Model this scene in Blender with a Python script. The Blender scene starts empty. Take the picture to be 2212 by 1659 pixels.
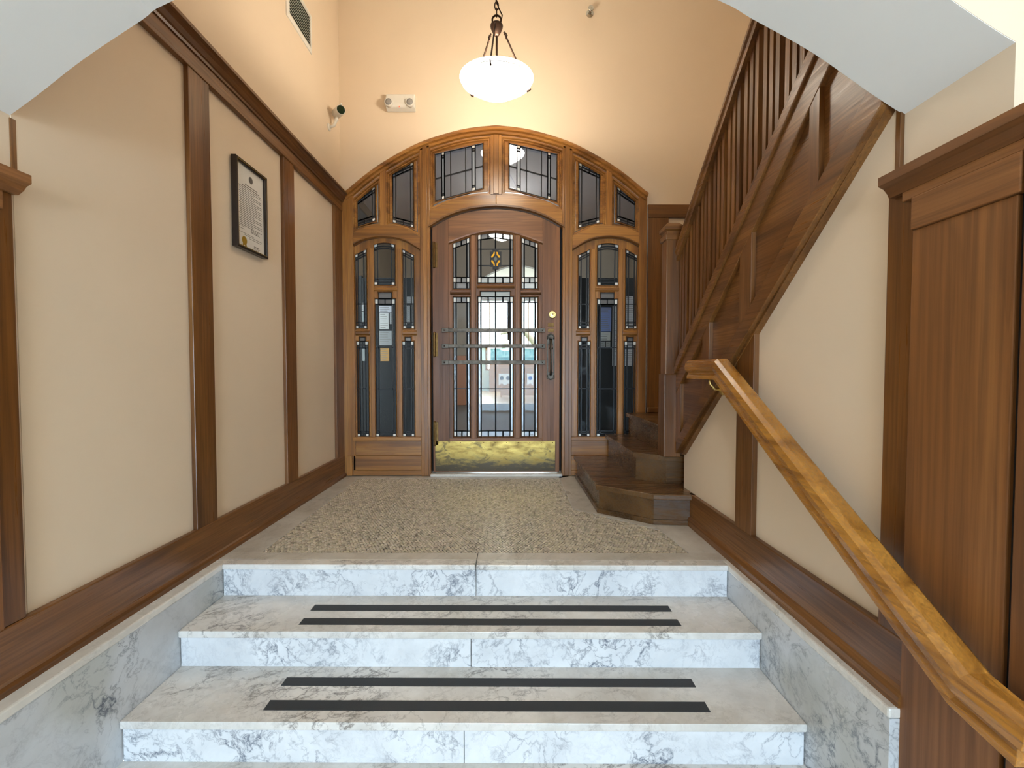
import bpy, bmesh, math, random
from mathutils import Vector
from mathutils.geometry import tessellate_polygon
random.seed(7)
S = bpy.context.scene
COL = S.collection

# ------------------------------------------------------------------ camera
FPX, CX, CY, CAMH = 950.0, 1106.0, 829.5, 0.92
PITCH, YAW = math.radians(1.735), math.radians(-0.316)
cd = bpy.data.cameras.new('camera'); cam = bpy.data.objects.new('camera', cd); COL.objects.link(cam)
cam.location = (0, 0, CAMH); cam.rotation_euler = (math.pi/2 - PITCH, 0, YAW)
cd.sensor_width = 36; cd.lens = 36*FPX/2212; cd.clip_start = .03
S.camera = cam
# ------------------------------------------------------------------ world, lights, exposure
W = bpy.data.worlds.new('world'); S.world = W; W.use_nodes = True
bg = W.node_tree.nodes['Background']; bg.inputs[0].default_value = (.80, .90, 1.0, 1); bg.inputs[1].default_value = 5.0
S.view_settings.view_transform = 'Standard'; S.view_settings.look = 'None'
S.view_settings.gamma = 1; S.view_settings.use_curve_mapping = False
S.view_settings.exposure = 0.7

def area(name, loc, rot, sx, sy, power, col):
    l = bpy.data.lights.new(name, 'AREA'); l.shape = 'RECTANGLE'; l.size = sx; l.size_y = sy
    l.energy = power; l.color = col
    o = bpy.data.objects.new(name, l); COL.objects.link(o); o.location = loc; o.rotation_euler = rot
    return o
def point(name, loc, power, col, r=.05):
    l = bpy.data.lights.new(name, 'POINT'); l.energy = power; l.color = col; l.shadow_soft_size = r
    o = bpy.data.objects.new(name, l); COL.objects.link(o); o.location = loc
    return o
# daylight through the glazed street entrance behind the camera
area('entrance_daylight', (-.14, -6.8, .60), (math.radians(90), 0, 0), 2.4, 2.0, 185, (.38, .68, 1.0))
# unseen lamp behind the camera, lowered to mid-height as added fill for soffit
point('vestibule_fill_light', (-.1, -2.3, 1.5), 42, (1, .95, .88), .14)

# ------------------------------------------------------------------ measuring helpers (points on real planes)
def ray(px, py):
    u = (px-CX)/FPX; v = (py-CY)/FPX
    y = math.cos(PITCH)-v*math.sin(PITCH); z = -math.sin(PITCH)-v*math.cos(PITCH)
    return (u*math.cos(YAW)-y*math.sin(YAW), u*math.sin(YAW)+y*math.cos(YAW), z)
def onY(px, py, Y):
    r = ray(px, py); t = Y/r[1]; return (r[0]*t, CAMH+r[2]*t)

# ------------------------------------------------------------------ mesh builder
WO = {}
class MB:
    def __init__(s): s.v = []; s.f = []; s.c = []
    def add(s, vs, fs):
        b = len(s.v); s.v += [tuple(p) for p in vs]; s.f += [tuple(b+i for i in f) for f in fs]; return s
    def box(s, x0, x1, y0, y1, z0, z1):
        return s.add([(x0,y0,z0),(x1,y0,z0),(x1,y1,z0),(x0,y1,z0),(x0,y0,z1),(x1,y0,z1),(x1,y1,z1),(x0,y1,z1)],
                     [(0,3,2,1),(4,5,6,7),(0,1,5,4),(1,2,6,5),(2,3,7,6),(3,0,4,7)])
    def prism(s, loops, axis, a, b):
        """2D loops (outer, then holes) extruded along axis from a to b. axis 'y': (x,z); 'x': (y,z); 'z': (x,y)"""
        if not isinstance(loops[0][0], (tuple, list)): loops = [loops]
        def P(q, h):
            return (q[0], h, q[1]) if axis == 'y' else ((h, q[0], q[1]) if axis == 'x' else (q[0], q[1], h))
        tri = tessellate_polygon([[Vector((q[0], q[1], 0)) for q in L] for L in loops])
        flat = [q for L in loops for q in L]; n = len(flat)
        fs = [tuple(t) for t in tri] + [tuple(n+i for i in reversed(t)) for t in tri]
        k = 0
        for L in loops:
            m = len(L)
            for i in range(m): fs.append((k+i, k+(i+1) % m, n+k+(i+1) % m, n+k+i))
            k += m
        return s.add([P(q, a) for q in flat]+[P(q, b) for q in flat], fs)
    def rings(s, loops, close=True, cap0=False, cap1=False):
        n = len(loops[0]); vs = [p for L in loops for p in L]; fs = []
        for k in range(len(loops)-1):
            for i in range(n if close else n-1):
                j = (i+1) % n; fs.append((k*n+i, k*n+j, (k+1)*n+j, (k+1)*n+i))
        if cap0: fs.append(tuple(range(n)))
        if cap1: fs.append(tuple(reversed([(len(loops)-1)*n+i for i in range(n)])))
        return s.add(vs, fs)
    def tube(s, path, r, n=10, caps=True):
        path = [Vector(p) for p in path]; loops = []
        up = None
        for i, p in enumerate(path):
            d = (path[min(i+1, len(path)-1)]-path[max(i-1, 0)]).normalized()
            if up is None:
                up = Vector((0,0,1)) if abs(d.z) < .9 else Vector((1,0,0))
            a = d.cross(up).normalized(); b = a.cross(d).normalized(); up = b
            rr = r[i] if isinstance(r, (list, tuple)) else r
            loops.append([tuple(p+a*rr*math.cos(t)+b*rr*math.sin(t)) for t in [2*math.pi*k/n for k in range(n)]])
        return s.rings(loops, True, caps, caps)
    def lathe(s, prof, c, axis='z', n=32, closed=False):
        loops = []
        for r, h in prof:
            L = []
            for k in range(n):
                t = 2*math.pi*k/n; a, b = r*math.cos(t), r*math.sin(t)
                L.append((c[0]+a, c[1]+b, c[2]+h) if axis == 'z' else ((c[0]+a, c[1]+h, c[2]+b) if axis == 'y' else (c[0]+h, c[1]+a, c[2]+b)))
            loops.append(L)
        return s.rings(loops, True, prof[0][0] > 1e-5 and not closed, prof[-1][0] > 1e-5 and not closed)
    def sweep(s, path, prof, closed=False):
        """profile (side, up) swept along path, mitred, up kept vertical-ish"""
        path = [Vector(p) for p in path]; loops = []
        for i, p in enumerate(path):
            d0 = (p-path[i-1]).normalized() if i else (path[1]-p).normalized()
            d1 = (path[i+1]-p).normalized() if i < len(path)-1 else d0
            d = (d0+d1).normalized(); side = d.cross(Vector((0,0,1))).normalized(); u = side.cross(d).normalized()
            k = 1/max(.5, d.dot(d1))
            hor0 = d0.cross(Vector((0,0,1))).normalized(); hor1 = d1.cross(Vector((0,0,1))).normalized()
            turn = hor0.dot(hor1) < .999
            loops.append([tuple(p+side*a*(k if turn else 1)+u*b*(1 if turn else k)) for a, b in prof])
        return s.rings(loops, True, True, True)
    def build(s, name, mat, parent=None, bevel=0, smooth=False, seg=2, label=None):
        me = bpy.data.meshes.new(name)
        if parent is None:
            xs = [p[0] for p in s.v]; ys = [p[1] for p in s.v]; zs = [p[2] for p in s.v]
            org = Vector(((min(xs)+max(xs))/2, (min(ys)+max(ys))/2, min(zs)))
        else: org = Vector((0,0,0))
        me.from_pydata([tuple(Vector(p)-org) for p in s.v], [], s.f)
        bm = bmesh.new(); bm.from_mesh(me)
        bmesh.ops.remove_doubles(bm, verts=bm.verts, dist=1e-5)
        bmesh.ops.recalc_face_normals(bm, faces=bm.faces)
        bm.to_mesh(me); bm.free()
        if smooth:
            for p in me.polygons: p.use_smooth = True
        me.materials.append(mat)
        o = bpy.data.objects.new(name, me); COL.objects.link(o)
        if parent is None: o.location = org; WO[o] = org
        else:
            o.parent = parent; o.location = -WO[parent]; WO[o] = Vector((0,0,0))
        if bevel:
            m = o.modifiers.new('bevel', 'BEVEL'); m.width = bevel; m.segments = seg; m.limit_method = 'ANGLE'; m.angle_limit = math.radians(40)
        if label: o['label'] = label
        return o
def box(*a): return MB().box(*a)
def prism(l, ax, a, b): return MB().prism(l, ax, a, b)
def empty(name, loc):
    o = bpy.data.objects.new(name, None); COL.objects.link(o); o.location = loc; o.empty_display_size = .1; WO[o] = Vector(loc); return o
def tag(o, label, cat, group=None, kind=None):
    o['label'] = label; o['category'] = cat
    if group: o['group'] = group
    if kind: o['kind'] = kind
    return o
def struct(o, label, cat): return tag(o, label, cat, None, 'structure')

# ------------------------------------------------------------------ materials
class NT:
    def __init__(s, name):
        s.m = bpy.data.materials.new(name); s.m.use_nodes = True; s.t = s.m.node_tree
        s.b = s.t.nodes['Principled BSDF']; s.out = s.t.nodes['Material Output']; s.co = None
    def n(s, t, **kw):
        x = s.t.nodes.new(t)
        for k, v in kw.items(): setattr(x, k, v)
        return x
    def l(s, a, b): s.t.links.new(a, b)
    def coord(s, scale=(1,1,1), rot=(0,0,0), loc=(0,0,0)):
        if s.co is None: s.co = s.n('ShaderNodeTexCoord')
        m = s.n('ShaderNodeMapping'); m.inputs['Scale'].default_value = scale; m.inputs['Rotation'].default_value = rot; m.inputs['Location'].default_value = loc
        s.l(s.co.outputs['Object'], m.inputs[0]); return m.outputs[0]
    def noise(s, co, sc=5, det=4, rough=.55, dist=0):
        x = s.n('ShaderNodeTexNoise'); x.inputs['Scale'].default_value = sc; x.inputs['Detail'].default_value = det
        x.inputs['Roughness'].default_value = rough; x.inputs['Distortion'].default_value = dist
        s.l(co, x.inputs['Vector']); return x.outputs[0]
    def ramp(s, fac, stops):
        r = s.n('ShaderNodeValToRGB'); e = r.color_ramp.elements
        while len(e) < len(stops): e.new(.5)
        for i, (p, c) in enumerate(stops): e[i].position = p; e[i].color = (*c, 1) if len(c) == 3 else c
        s.l(fac, r.inputs[0]); return r.outputs[0]
    def mix(s, fac, a, b, bt='MIX'):
        x = s.n('ShaderNodeMix', data_type='RGBA', blend_type=bt)
        for v, i in ((fac, 0), (a, 6), (b, 7)):
            if hasattr(v, 'is_output'): s.l(v, x.inputs[i])
            else: x.inputs[i].default_value = v if i == 0 else (*v, 1)
        return x.outputs[2]
    def math(s, op, a, b=None):
        x = s.n('ShaderNodeMath', operation=op)
        for v, i in ((a, 0), (b, 1)):
            if v is None: continue
            if hasattr(v, 'is_output'): s.l(v, x.inputs[i])
            else: x.inputs[i].default_value = v
        return x.outputs[0]
    def bump(s, h, st=.2, d=.002):
        x = s.n('ShaderNodeBump'); x.inputs['Strength'].default_value = st; x.inputs['Distance'].default_value = d
        s.l(h, x.inputs['Height']); s.l(x.outputs[0], s.b.inputs['Normal'])
    def set(s, col=None, rough=None, metal=None, **kw):
        for k, v in (('Base Color', col), ('Roughness', rough), ('Metallic', metal), *kw.items()):
            if v is None: continue
            if hasattr(v, 'is_output'): s.l(v, s.b.inputs[k])
            else: s.b.inputs[k].default_value = (*v, 1) if isinstance(v, tuple) and len(v) == 3 else v
        return s
def lin(r, g, b):
    f = lambda c: (c/255/12.92 if c/255 <= .04045 else ((c/255+.055)/1.055)**2.4)
    return (f(r), f(g), f(b))

def oak(name, axis, dark, mid, light, rough=.36, sc=1.0, var=.10, coat=.18):
    m = NT(name); cr, al = 9*sc, .55*sc
    scl = {'x': (al, cr, cr), 'y': (cr, al, cr), 'z': (cr, cr, al)}[axis]
    rnd = m.n('ShaderNodeObjectInfo').outputs['Random']
    co = m.coord(scl)
    off = m.n('ShaderNodeVectorMath', operation='ADD'); m.l(co, off.inputs[0])
    cx = m.n('ShaderNodeCombineXYZ'); m.l(m.math('MULTIPLY', rnd, 37.0), cx.inputs[0]); m.l(m.math('MULTIPLY', rnd, 19.0), cx.inputs[1]); m.l(m.math('MULTIPLY', rnd, 53.0), cx.inputs[2])
    m.l(cx.outputs[0], off.inputs[1])
    g = m.noise(off.outputs[0], 1.0, 3, .5, .9)
    rings = m.math('FRACT', m.math('MULTIPLY', g, 7.0))
    fine = m.noise(m.coord(tuple(v*14 if v > 2 else v*5 for v in scl)), 1.0, 4, .6)
    c = m.ramp(g, [(.30, dark), (.5, mid), (.72, light)])
    c = m.mix(m.math('MULTIPLY', m.ramp(rings, [(0, (0,0,0)), (.75, (.25,)*3), (.93, (1,1,1)), (1, (0,0,0))]), .33), c, dark)
    c = m.mix(m.math('MULTIPLY', m.ramp(fine, [(.35, (1,1,1)), (.6, (0,0,0))]), .45), c, tuple(v*.55 for v in dark))
    v = m.math('ADD', m.math('MULTIPLY', rnd, 2*var), 1-var)
    hs = m.n('ShaderNodeHueSaturation'); m.l(c, hs.inputs['Color']); m.l(v, hs.inputs['Value'])
    m.set(hs.outputs[0], m.ramp(fine, [(.3, (rough+.16,)*3), (.7, (rough-.04,)*3)]))
    m.b.inputs['Coat Weight'].default_value = coat; m.b.inputs['Coat Roughness'].default_value = .22
    m.bump(fine, .12, .0015)
    return m.m
OAK = {a: oak('oak_'+a, a, lin(116, 72, 28), lin(164, 108, 46), lin(184, 128, 60), .30, 1.0, .1, .3) for a in 'xyz'}
OAKD = {a: oak('oak_deep_'+a, a, lin(84, 50, 20), lin(120, 76, 34), lin(138, 92, 44), .30) for a in 'xyz'}
OAKP = {a: oak('oak_panel_'+a, a, lin(96, 58, 26), lin(138, 88, 44), lin(156, 104, 56), .44, .55, .1, .04) for a in 'xyz'}
OAKG = {a: oak('oak_golden_'+a, a, lin(118, 72, 22), lin(174, 118, 48), lin(192, 136, 60), .22, 1.5) for a in 'xyz'}
OAKS = {a: oak('oak_step_'+a, a, lin(66, 44, 22), lin(96, 66, 36), lin(112, 80, 46), .22) for a in 'xyz'}

def paint(name, c, rough=.55, b=.06):
    m = NT(name); n = m.noise(m.coord(), 260, 2); n2 = m.noise(m.coord(), 1.3, 3)
    m.set(m.mix(m.ramp(n2, [(.35, (0,0,0)), (.65, (1,1,1))]), tuple(v*.965 for v in c), c), rough); m.bump(n, b, .001); return m.m
CREAM = paint('paint_cream', lin(230, 210, 184))
WHITE = paint('paint_soffit_white', lin(246, 247, 245), .7)
TAUPE = paint('paint_taupe', lin(138, 126, 112))
PALE = paint('paint_pale_green', lin(214, 222, 212))

def marble(name, base, vein, seed, olive=0, rough=.22, scale=1.0, rot=(.5,.35,.7), stain=0, vs=1.0):
    m = NT(name); co = m.coord((scale,)*3, rot, (seed*3.1, seed*1.7, seed*2.3))
    w = m.noise(co, 2.2, 5, .6)
    cc = m.n('ShaderNodeVectorMath', operation='ADD'); m.l(co, cc.inputs[0])
    sv = m.n('ShaderNodeVectorMath', operation='SCALE'); m.l(w, sv.inputs[0]); sv.inputs['Scale'].default_value = .22; m.l(sv.outputs[0], cc.inputs[1])
    str_ = m.n('ShaderNodeMapping'); str_.inputs['Scale'].default_value = (2.6, .8, 1.4); m.l(cc.outputs[0], str_.inputs[0])
    v1 = m.math('ABSOLUTE', m.math('SUBTRACT', m.noise(str_.outputs[0], 3.0, 7, .62, .25), .5))
    v2 = m.math('ABSOLUTE', m.math('SUBTRACT', m.noise(cc.outputs[0], 10, 6, .62, .2), .5))
    cloud = m.noise(cc.outputs[0], 3.5, 6, .65)
    col = m.mix(m.ramp(cloud, [(.38, (0,0,0)), (.68, (.55,)*3)]), base, tuple(.62*a+.38*b for a, b in zip(base, vein)))
    if olive:
        col = m.mix(m.math('MULTIPLY', m.ramp(m.noise(co, 2.1, 3), [(.5, (0,0,0)), (.66, (1,1,1))]), olive), col, lin(150, 148, 118))
    gate = m.ramp(m.noise(co, 2.7, 2), [(.42, (.12,)*3), (.62, (1,1,1))])
    f1 = m.math('MULTIPLY', m.math('MULTIPLY', m.ramp(v1, [(0, (.9,)*3), (.007, (.4,)*3), (.03, (0,0,0))]), gate), vs)
    f2 = m.math('MULTIPLY', m.math('MULTIPLY', m.ramp(v2, [(0, (.8,)*3), (.010, (.25,)*3), (.035, (0,0,0))]), gate), .75*vs)
    col = m.mix(f1, col, vein); col = m.mix(f2, col, vein)
    if stain:
        col = m.mix(m.math('MULTIPLY', m.ramp(m.noise(m.coord(), 5, 4, .7), [(.42, (0,0,0)), (.68, (1,1,1))]), stain), col, lin(150, 134, 112))
    m.set(col, m.ramp(cloud, [(.3, (rough,)*3), (.7, (rough+.14,)*3)])); return m.m
M_RISER = marble('marble_riser', lin(226, 228, 230), lin(92, 100, 116), 1, 0, .3, 1.25, (.3,.2,.9), 0, 1.2)
M_TREAD = marble('marble_tread', lin(230, 226, 220), lin(108, 100, 96), 2, .15, .2, 1.1, (.2,.4,1.2), .25, 1.0)
M_STRING = marble('marble_string', lin(210, 213, 216), lin(82, 88, 100), 3, .35, .25, 1.0, (.9,.3,.2), 0, 1.3)
M_CAP = marble('marble_cap', lin(228, 224, 216), lin(150, 146, 140), 4, .1, .22, 1.1, (.2,.2,.2), .2, .4)
M_LAND = marble('marble_landing', lin(206, 200, 190), lin(122, 118, 112), 5, .15, .26, 1.0, (.4,.1,.5), .35, .6)

def plain(name, c, rough=.5, metal=0, **kw):
    return NT(name).set(c, rough, metal, **kw).m
def metal(name, c, rough=.4, dirt=None, amt=.5):
    m = NT(name); n = m.noise(m.coord(), 30, 5, .65)
    col = m.mix(m.math('MULTIPLY', m.ramp(n, [(.4, (0,0,0)), (.7, (1,1,1))]), amt), c, dirt or tuple(v*.5 for v in c))
    m.set(col, m.ramp(n, [(.3, (rough,)*3), (.7, (rough+.2,)*3)]), 1.0); m.bump(n, .1, .001); return m.m
IRON = metal('aged_steel', lin(104, 97, 88), .46)
BRONZE = metal('dark_bronze', lin(66, 50, 42), .45)
HINGE = metal('aged_brass_hinge', lin(120, 92, 56), .4)
BRASS = metal('polished_brass', lin(222, 196, 128), .2, None, .2)
LEAD = plain('lead_came', lin(46, 46, 46), .45, .6)
BLACKM = plain('gap_shade_black', lin(12, 9, 7), .8)  # near-black stands in for the dark inside gaps, slots and the vent
def kick():
    m = NT('tarnished_brass'); co = m.coord((1, 1, 1.6))
    n = m.noise(co, 4.5, 6, .7, .8); n2 = m.noise(m.coord((1,1,3)), 11, 5, .65)
    sep = m.n('ShaderNodeSeparateXYZ'); m.l(m.coord(), sep.inputs[0])
    edge = m.ramp(m.math('ADD', m.math('MULTIPLY', sep.outputs[2], 2.6), m.math('MULTIPLY', n2, .75)), [(.60, (1,1,1)), (.84, (0,0,0))])
    spot = m.ramp(n, [(.55, (0,0,0)), (.60, (1,1,1))])
    tar = m.math('MAXIMUM', edge, m.math('MULTIPLY', spot, .75))
    col = m.mix(m.ramp(n2, [(.35, (0,0,0)), (.7, (1,1,1))]), lin(172, 144, 76), lin(134, 108, 58))
    col = m.mix(tar, col, lin(72, 62, 48))
    m.set(col, m.ramp(n2, [(.3, (.28,)*3), (.7, (.5,)*3)]), .85); return m.m
KICK = kick()
def glass(name, tint, refl=.9, rough=.01, ior=1.5, trans_rough=None, bump=0):
    m = NT(name); m.t.nodes.remove(m.b)
    tr = m.n('ShaderNodeBsdfTransparent'); tr.inputs[0].default_value = (*tint, 1)
    first = tr
    if trans_rough:
        rf = m.n('ShaderNodeBsdfTranslucent'); rf.inputs[0].default_value = (*trans_rough, 1)
        mx0 = m.n('ShaderNodeMixShader'); mx0.inputs[0].default_value = .4; m.l(tr.outputs[0], mx0.inputs[1]); m.l(rf.outputs[0], mx0.inputs[2]); first = mx0
    gl = m.n('ShaderNodeBsdfGlossy'); gl.inputs['Roughness'].default_value = rough; gl.inputs[0].default_value = (refl, refl, refl, 1)
    lw = m.n('ShaderNodeLayerWeight'); lw.inputs[0].default_value = .5; f0 = ((ior-1)/(ior+1))**2
    fr = m.math('ADD', m.math('MULTIPLY', m.math('POWER', lw.outputs['Facing'], 5.0), 1-f0), f0)
    if bump:
        b = m.n('ShaderNodeBump'); b.inputs['Strength'].default_value = bump; b.inputs['Distance'].default_value = .003
        m.l(m.noise(m.coord(), 55, 3), b.inputs['Height']); m.l(b.outputs[0], gl.inputs['Normal'])
    mx = m.n('ShaderNodeMixShader'); m.l(fr, mx.inputs[0]); m.l(first.outputs[0], mx.inputs[1]); m.l(gl.outputs[0], mx.inputs[2])
    m.l(mx.outputs[0], m.out.inputs[0]); return m.m
G_CLEAR = glass('clear_glass', (.95, .97, .96), .8, .01, 1.2)
G_SMOKE = glass('smoky_glass', (.62, .65, .68), 1, .015, 1.7)
G_TEX = glass('seedy_glass', (.80, .82, .83), 1, .12, 1.6, (.85, .88, .9), .5)
G_OPAL = plain('opal_jewel_glass', lin(236, 232, 220), .2, 0, **{'Transmission Weight': .0})
G_AMBER = plain('amber_glass', lin(238, 176, 48), .15, 0, **{'Emission Color': lin(238, 170, 40), 'Emission Strength': .0})
PLASTIC = plain('white_plastic', lin(226, 222, 212), .45)
PAPER = plain('white_paper', lin(228, 226, 220), .6)
INK = plain('printed_ink', lin(96, 92, 88), .7)
BLACKF = plain('black_frame', lin(34, 24, 18), .35)
GOLD = plain('gold_seal', lin(176, 146, 40), .4, .5)
STRIP = NT('anti_slip_black'); _n = STRIP.noise(STRIP.coord(), 600, 2); STRIP.set(STRIP.ramp(_n, [(.3, lin(30, 31, 33)), (.7, lin(58, 60, 62))]), .75); STRIP.bump(_n, .5, .001); STRIP = STRIP.m
GROUT = plain('mosaic_grout', lin(44, 36, 28), .7)
CARPET = NT('brown_carpet'); _n = CARPET.noise(CARPET.coord(), 200, 3); CARPET.set(CARPET.ramp(_n, [(.3, lin(72, 56, 50)), (.7, lin(98, 80, 72))]), .95); CARPET = CARPET.m
def lampglass():
    m = NT('lit_opal_glass'); n = m.noise(m.coord((1, 1, 1)), 14, 4)
    m.set(lin(240, 242, 240), .25); m.b.inputs['Emission Color'].default_value = (1, .93, .82, 1)
    m.l(m.ramp(n, [(.3, (1, .93, .80)), (.7, (.92, .84, .70))]), m.b.inputs['Emission Color'])
    m.b.inputs['Emission Strength'].default_value = 11.0
    tl = m.n('ShaderNodeBsdfTranslucent'); tl.inputs[0].default_value = (.92, .93, .93, 1); mx = m.n('ShaderNodeMixShader'); mx.inputs[0].default_value = .5
    m.l(m.b.outputs[0], mx.inputs[1]); m.l(tl.outputs[0], mx.inputs[2]); m.l(mx.outputs[0], m.out.inputs[0]); return m.m
LAMPG = lampglass()
# ------------------------------------------------------------------ numbers of the place (metres, landing floor z = 0)
XL, XR = -1.46, 1.10            # lobby side walls
YD = 3.82                       # face of the oak door screen
CEIL = 4.45
XSL, XSR = -1.367, 1.033        # marble steps, left and right end
Y1, TR, RI = 2.054, .278, .155
YF, YN = 1.2545, .98            # arch pier, lobby side and street side
XPL, XPR = -1.462, 1.11          # arch opening
XST = 2.15                      # outer wall of the stairwell
def shear(x): return -.0108*x

# ================================================================== STRUCTURE
# ---- arch wall (stands a little askew to the side walls)
ARCH = [(-1.462, 1.668), (-1.379, 1.724), (-1.237, 1.826), (-1.062, 1.934), (-.979, 1.983), (-.6, 2.12), (-.17, 2.18), (.25, 2.10), (.585, 1.964), (.682, 1.911), (.852, 1.815), (1.0, 1.712), (1.072, 1.664), (1.11, 1.641)]
def smooth_tab(tab, n=6):
    """Catmull-Rom densified table"""
    o = []
    P = [tab[0]]+tab+[tab[-1]]
    for i in range(1, len(P)-2):
        p0, p1, p2, p3 = P[i-1], P[i], P[i+1], P[i+2]
        for k in range(n):
            t = k/n
            o.append(tuple(.5*(2*p1[j]+(p2[j]-p0[j])*t+(2*p0[j]-5*p1[j]+4*p2[j]-p3[j])*t*t+(3*p1[j]-p0[j]-3*p2[j]+p3[j])*t**3) for j in (0, 1)))
    return o+[tab[-1]]
arch = list(reversed(smooth_tab(ARCH, 4)))
def askew(x): return .0251*(XPR-x)
def skew(mb): mb.v = [(x, y+askew(x), z) for x, y, z in mb.v]; return mb
FLOORZ = -3*RI
outer = [(XPR+.001, FLOORZ)] + arch + [(XPL-.001, FLOORZ), (-2.4, FLOORZ), (-2.4, CEIL), (XST+.1, CEIL), (XST+.1, FLOORZ)]
wn = struct(skew(prism(outer, 'y', YN, YF)).build('wall_front', CREAM), 'cream wall with the wide arched opening above the steps', 'wall')
sof = [[(x, YN+.001, z-.0012) for x, z in arch], [(x, YF-.001, z-.0012) for x, z in arch], [(x, YF-.001, z+.004) for x, z in arch], [(x, YN+.001, z+.004) for x, z in arch]]
mb = MB(); mb.rings(sof+[sof[0]], False); skew(mb).build('arch_soffit', WHITE, wn, label='white painted underside of the arch')
# ---- side walls
wl = struct(box(XL-.14, XL, YF+.0645, YD+.16, FLOORZ, CEIL).build('wall_left', CREAM), 'cream left wall above and between the oak stiles', 'wall')
SB = lambda y: .398+.872*(2.719-y)            # underside of the stair stringer
SH = lambda y: .934+.882*(2.836-y)            # top of the shoe rail
HR = lambda y: 1.665+.892*(2.81-y)            # top of the stair handrail
wr = struct(prism([(YF, FLOORZ), (2.75, FLOORZ), (2.75, SB(2.75)+.06), (YF, SB(YF)+.06)], 'x', XR, XR+.12).build('wall_right', CREAM), 'cream right wall under the sloping stair stringer', 'wall')
struct(box(XST, XST+.1, YF, YD+.16, FLOORZ, CEIL).build('wall_stairwell', CREAM), 'cream outer wall of the stairwell behind the balusters', 'wall')
struct(box(-2.5, XST+.1, YF-.02, YD+.16, CEIL, CEIL+.1).build('ceiling', WHITE), 'white ceiling high over the lobby', 'ceiling')
# ---- vestibule behind the camera
struct(box(-2.5, -2.4, -7.0, YN+.06, FLOORZ, 2.6).build('wall_vestibule_left', CREAM), 'cream side wall of the entrance vestibule on the left', 'wall')
struct(box(XST, XST+.1, -7.0, YN+.06, FLOORZ, 2.6).build('wall_vestibule_right', CREAM), 'cream side wall of the entrance vestibule on the right', 'wall')
struct(box(-2.5, XST+.1, -7.0, YN+.06, 2.6, 2.7).build('ceiling_vestibule', WHITE), 'white ceiling of the entrance vestibule', 'ceiling')
struct(prism([[(-2.5, FLOORZ), (XST+.1, FLOORZ), (XST+.1, 2.7), (-2.5, 2.7)], [(-1.4, FLOORZ+.05), (1.12, FLOORZ+.05), (1.12, 1.7), (-1.4, 1.7)]], 'y', -7.1, -7.0).build('wall_back', CREAM), 'cream wall around the street entrance behind the viewer', 'wall')

# ================================================================== OAK DOOR SCREEN (pixel measures of the photograph put on the screen's plane)
CPX = 1072.0
def T(px, py, Y=YD):
    x, _ = onY(px, 700, Y); _, z = onY(1072, py, Y); return (x, z)
def mir(q): return (2*CPX-q[0], q[1])
def interp(tab, v):
    v = min(max(v, tab[0][0]), tab[-1][0])
    for (a, b), (c, d) in zip(tab, tab[1:]):
        if v <= c:
            return b+(d-b)*(v-a)/(c-a)
    return tab[-1][1]
OUT = smooth_tab([(0, 272), (55, 278), (104, 289.5), (165, 310.5), (226, 343), (275, 376), (324, 417)])
f_out = lambda x: interp(OUT, abs(x-CPX))
f_in = lambda x: interp(OUT, abs(x-CPX)*1.035)+21-3*abs(x-CPX)/324
DH = smooth_tab([(0, 442.6), (55, 448.7), (104, 464.6), (148, 490)])
f_dh = lambda x: interp(DH, abs(x-CPX))
f_dht = lambda x: 419+(interp(DH, abs(x-CPX))-442.6)*.80
SHD = smooth_tab([(0, 508.5), (25, 511), (50, 519), (80, 537)])
f_sh = lambda x: interp(SHD, abs((x if x < CPX else 2*CPX-x)-829.5))
f_sht = lambda x: 486.6+(f_sh(x)-508.5)*.88
def xs(a, b, n): return [a+(b-a)*i/n for i in range(n+1)]
def pp(pts, Y=YD): return [T(x, y, Y) for x, y in pts]
def offset(poly, d):
    """inset closed 2D polygon (pixels) by d (positive = inwards), mitred"""
    n = len(poly); ar = sum(poly[i][0]*poly[(i+1) % n][1]-poly[(i+1) % n][0]*poly[i][1] for i in range(n)); sg = 1 if ar > 0 else -1
    o = []
    for i in range(n):
        a, b, c = Vector(poly[i-1]), Vector(poly[i]), Vector(poly[(i+1) % n])
        e0 = (b-a).normalized(); e1 = (c-b).normalized()
        n0 = Vector((-e0.y, e0.x))*sg; n1 = Vector((-e1.y, e1.x))*sg
        m = (n0+n1); m = m/max(.35, m.dot(n0)) if m.length > 1e-6 else n0
        o.append(tuple(b+m*d))
    return o

scr = empty('trim_1', (-.11, YD, 0)); struct(scr, 'oak door screen with jambs, mullions and a wide pointed arch', 'door frame')
FB = YD+.14
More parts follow.
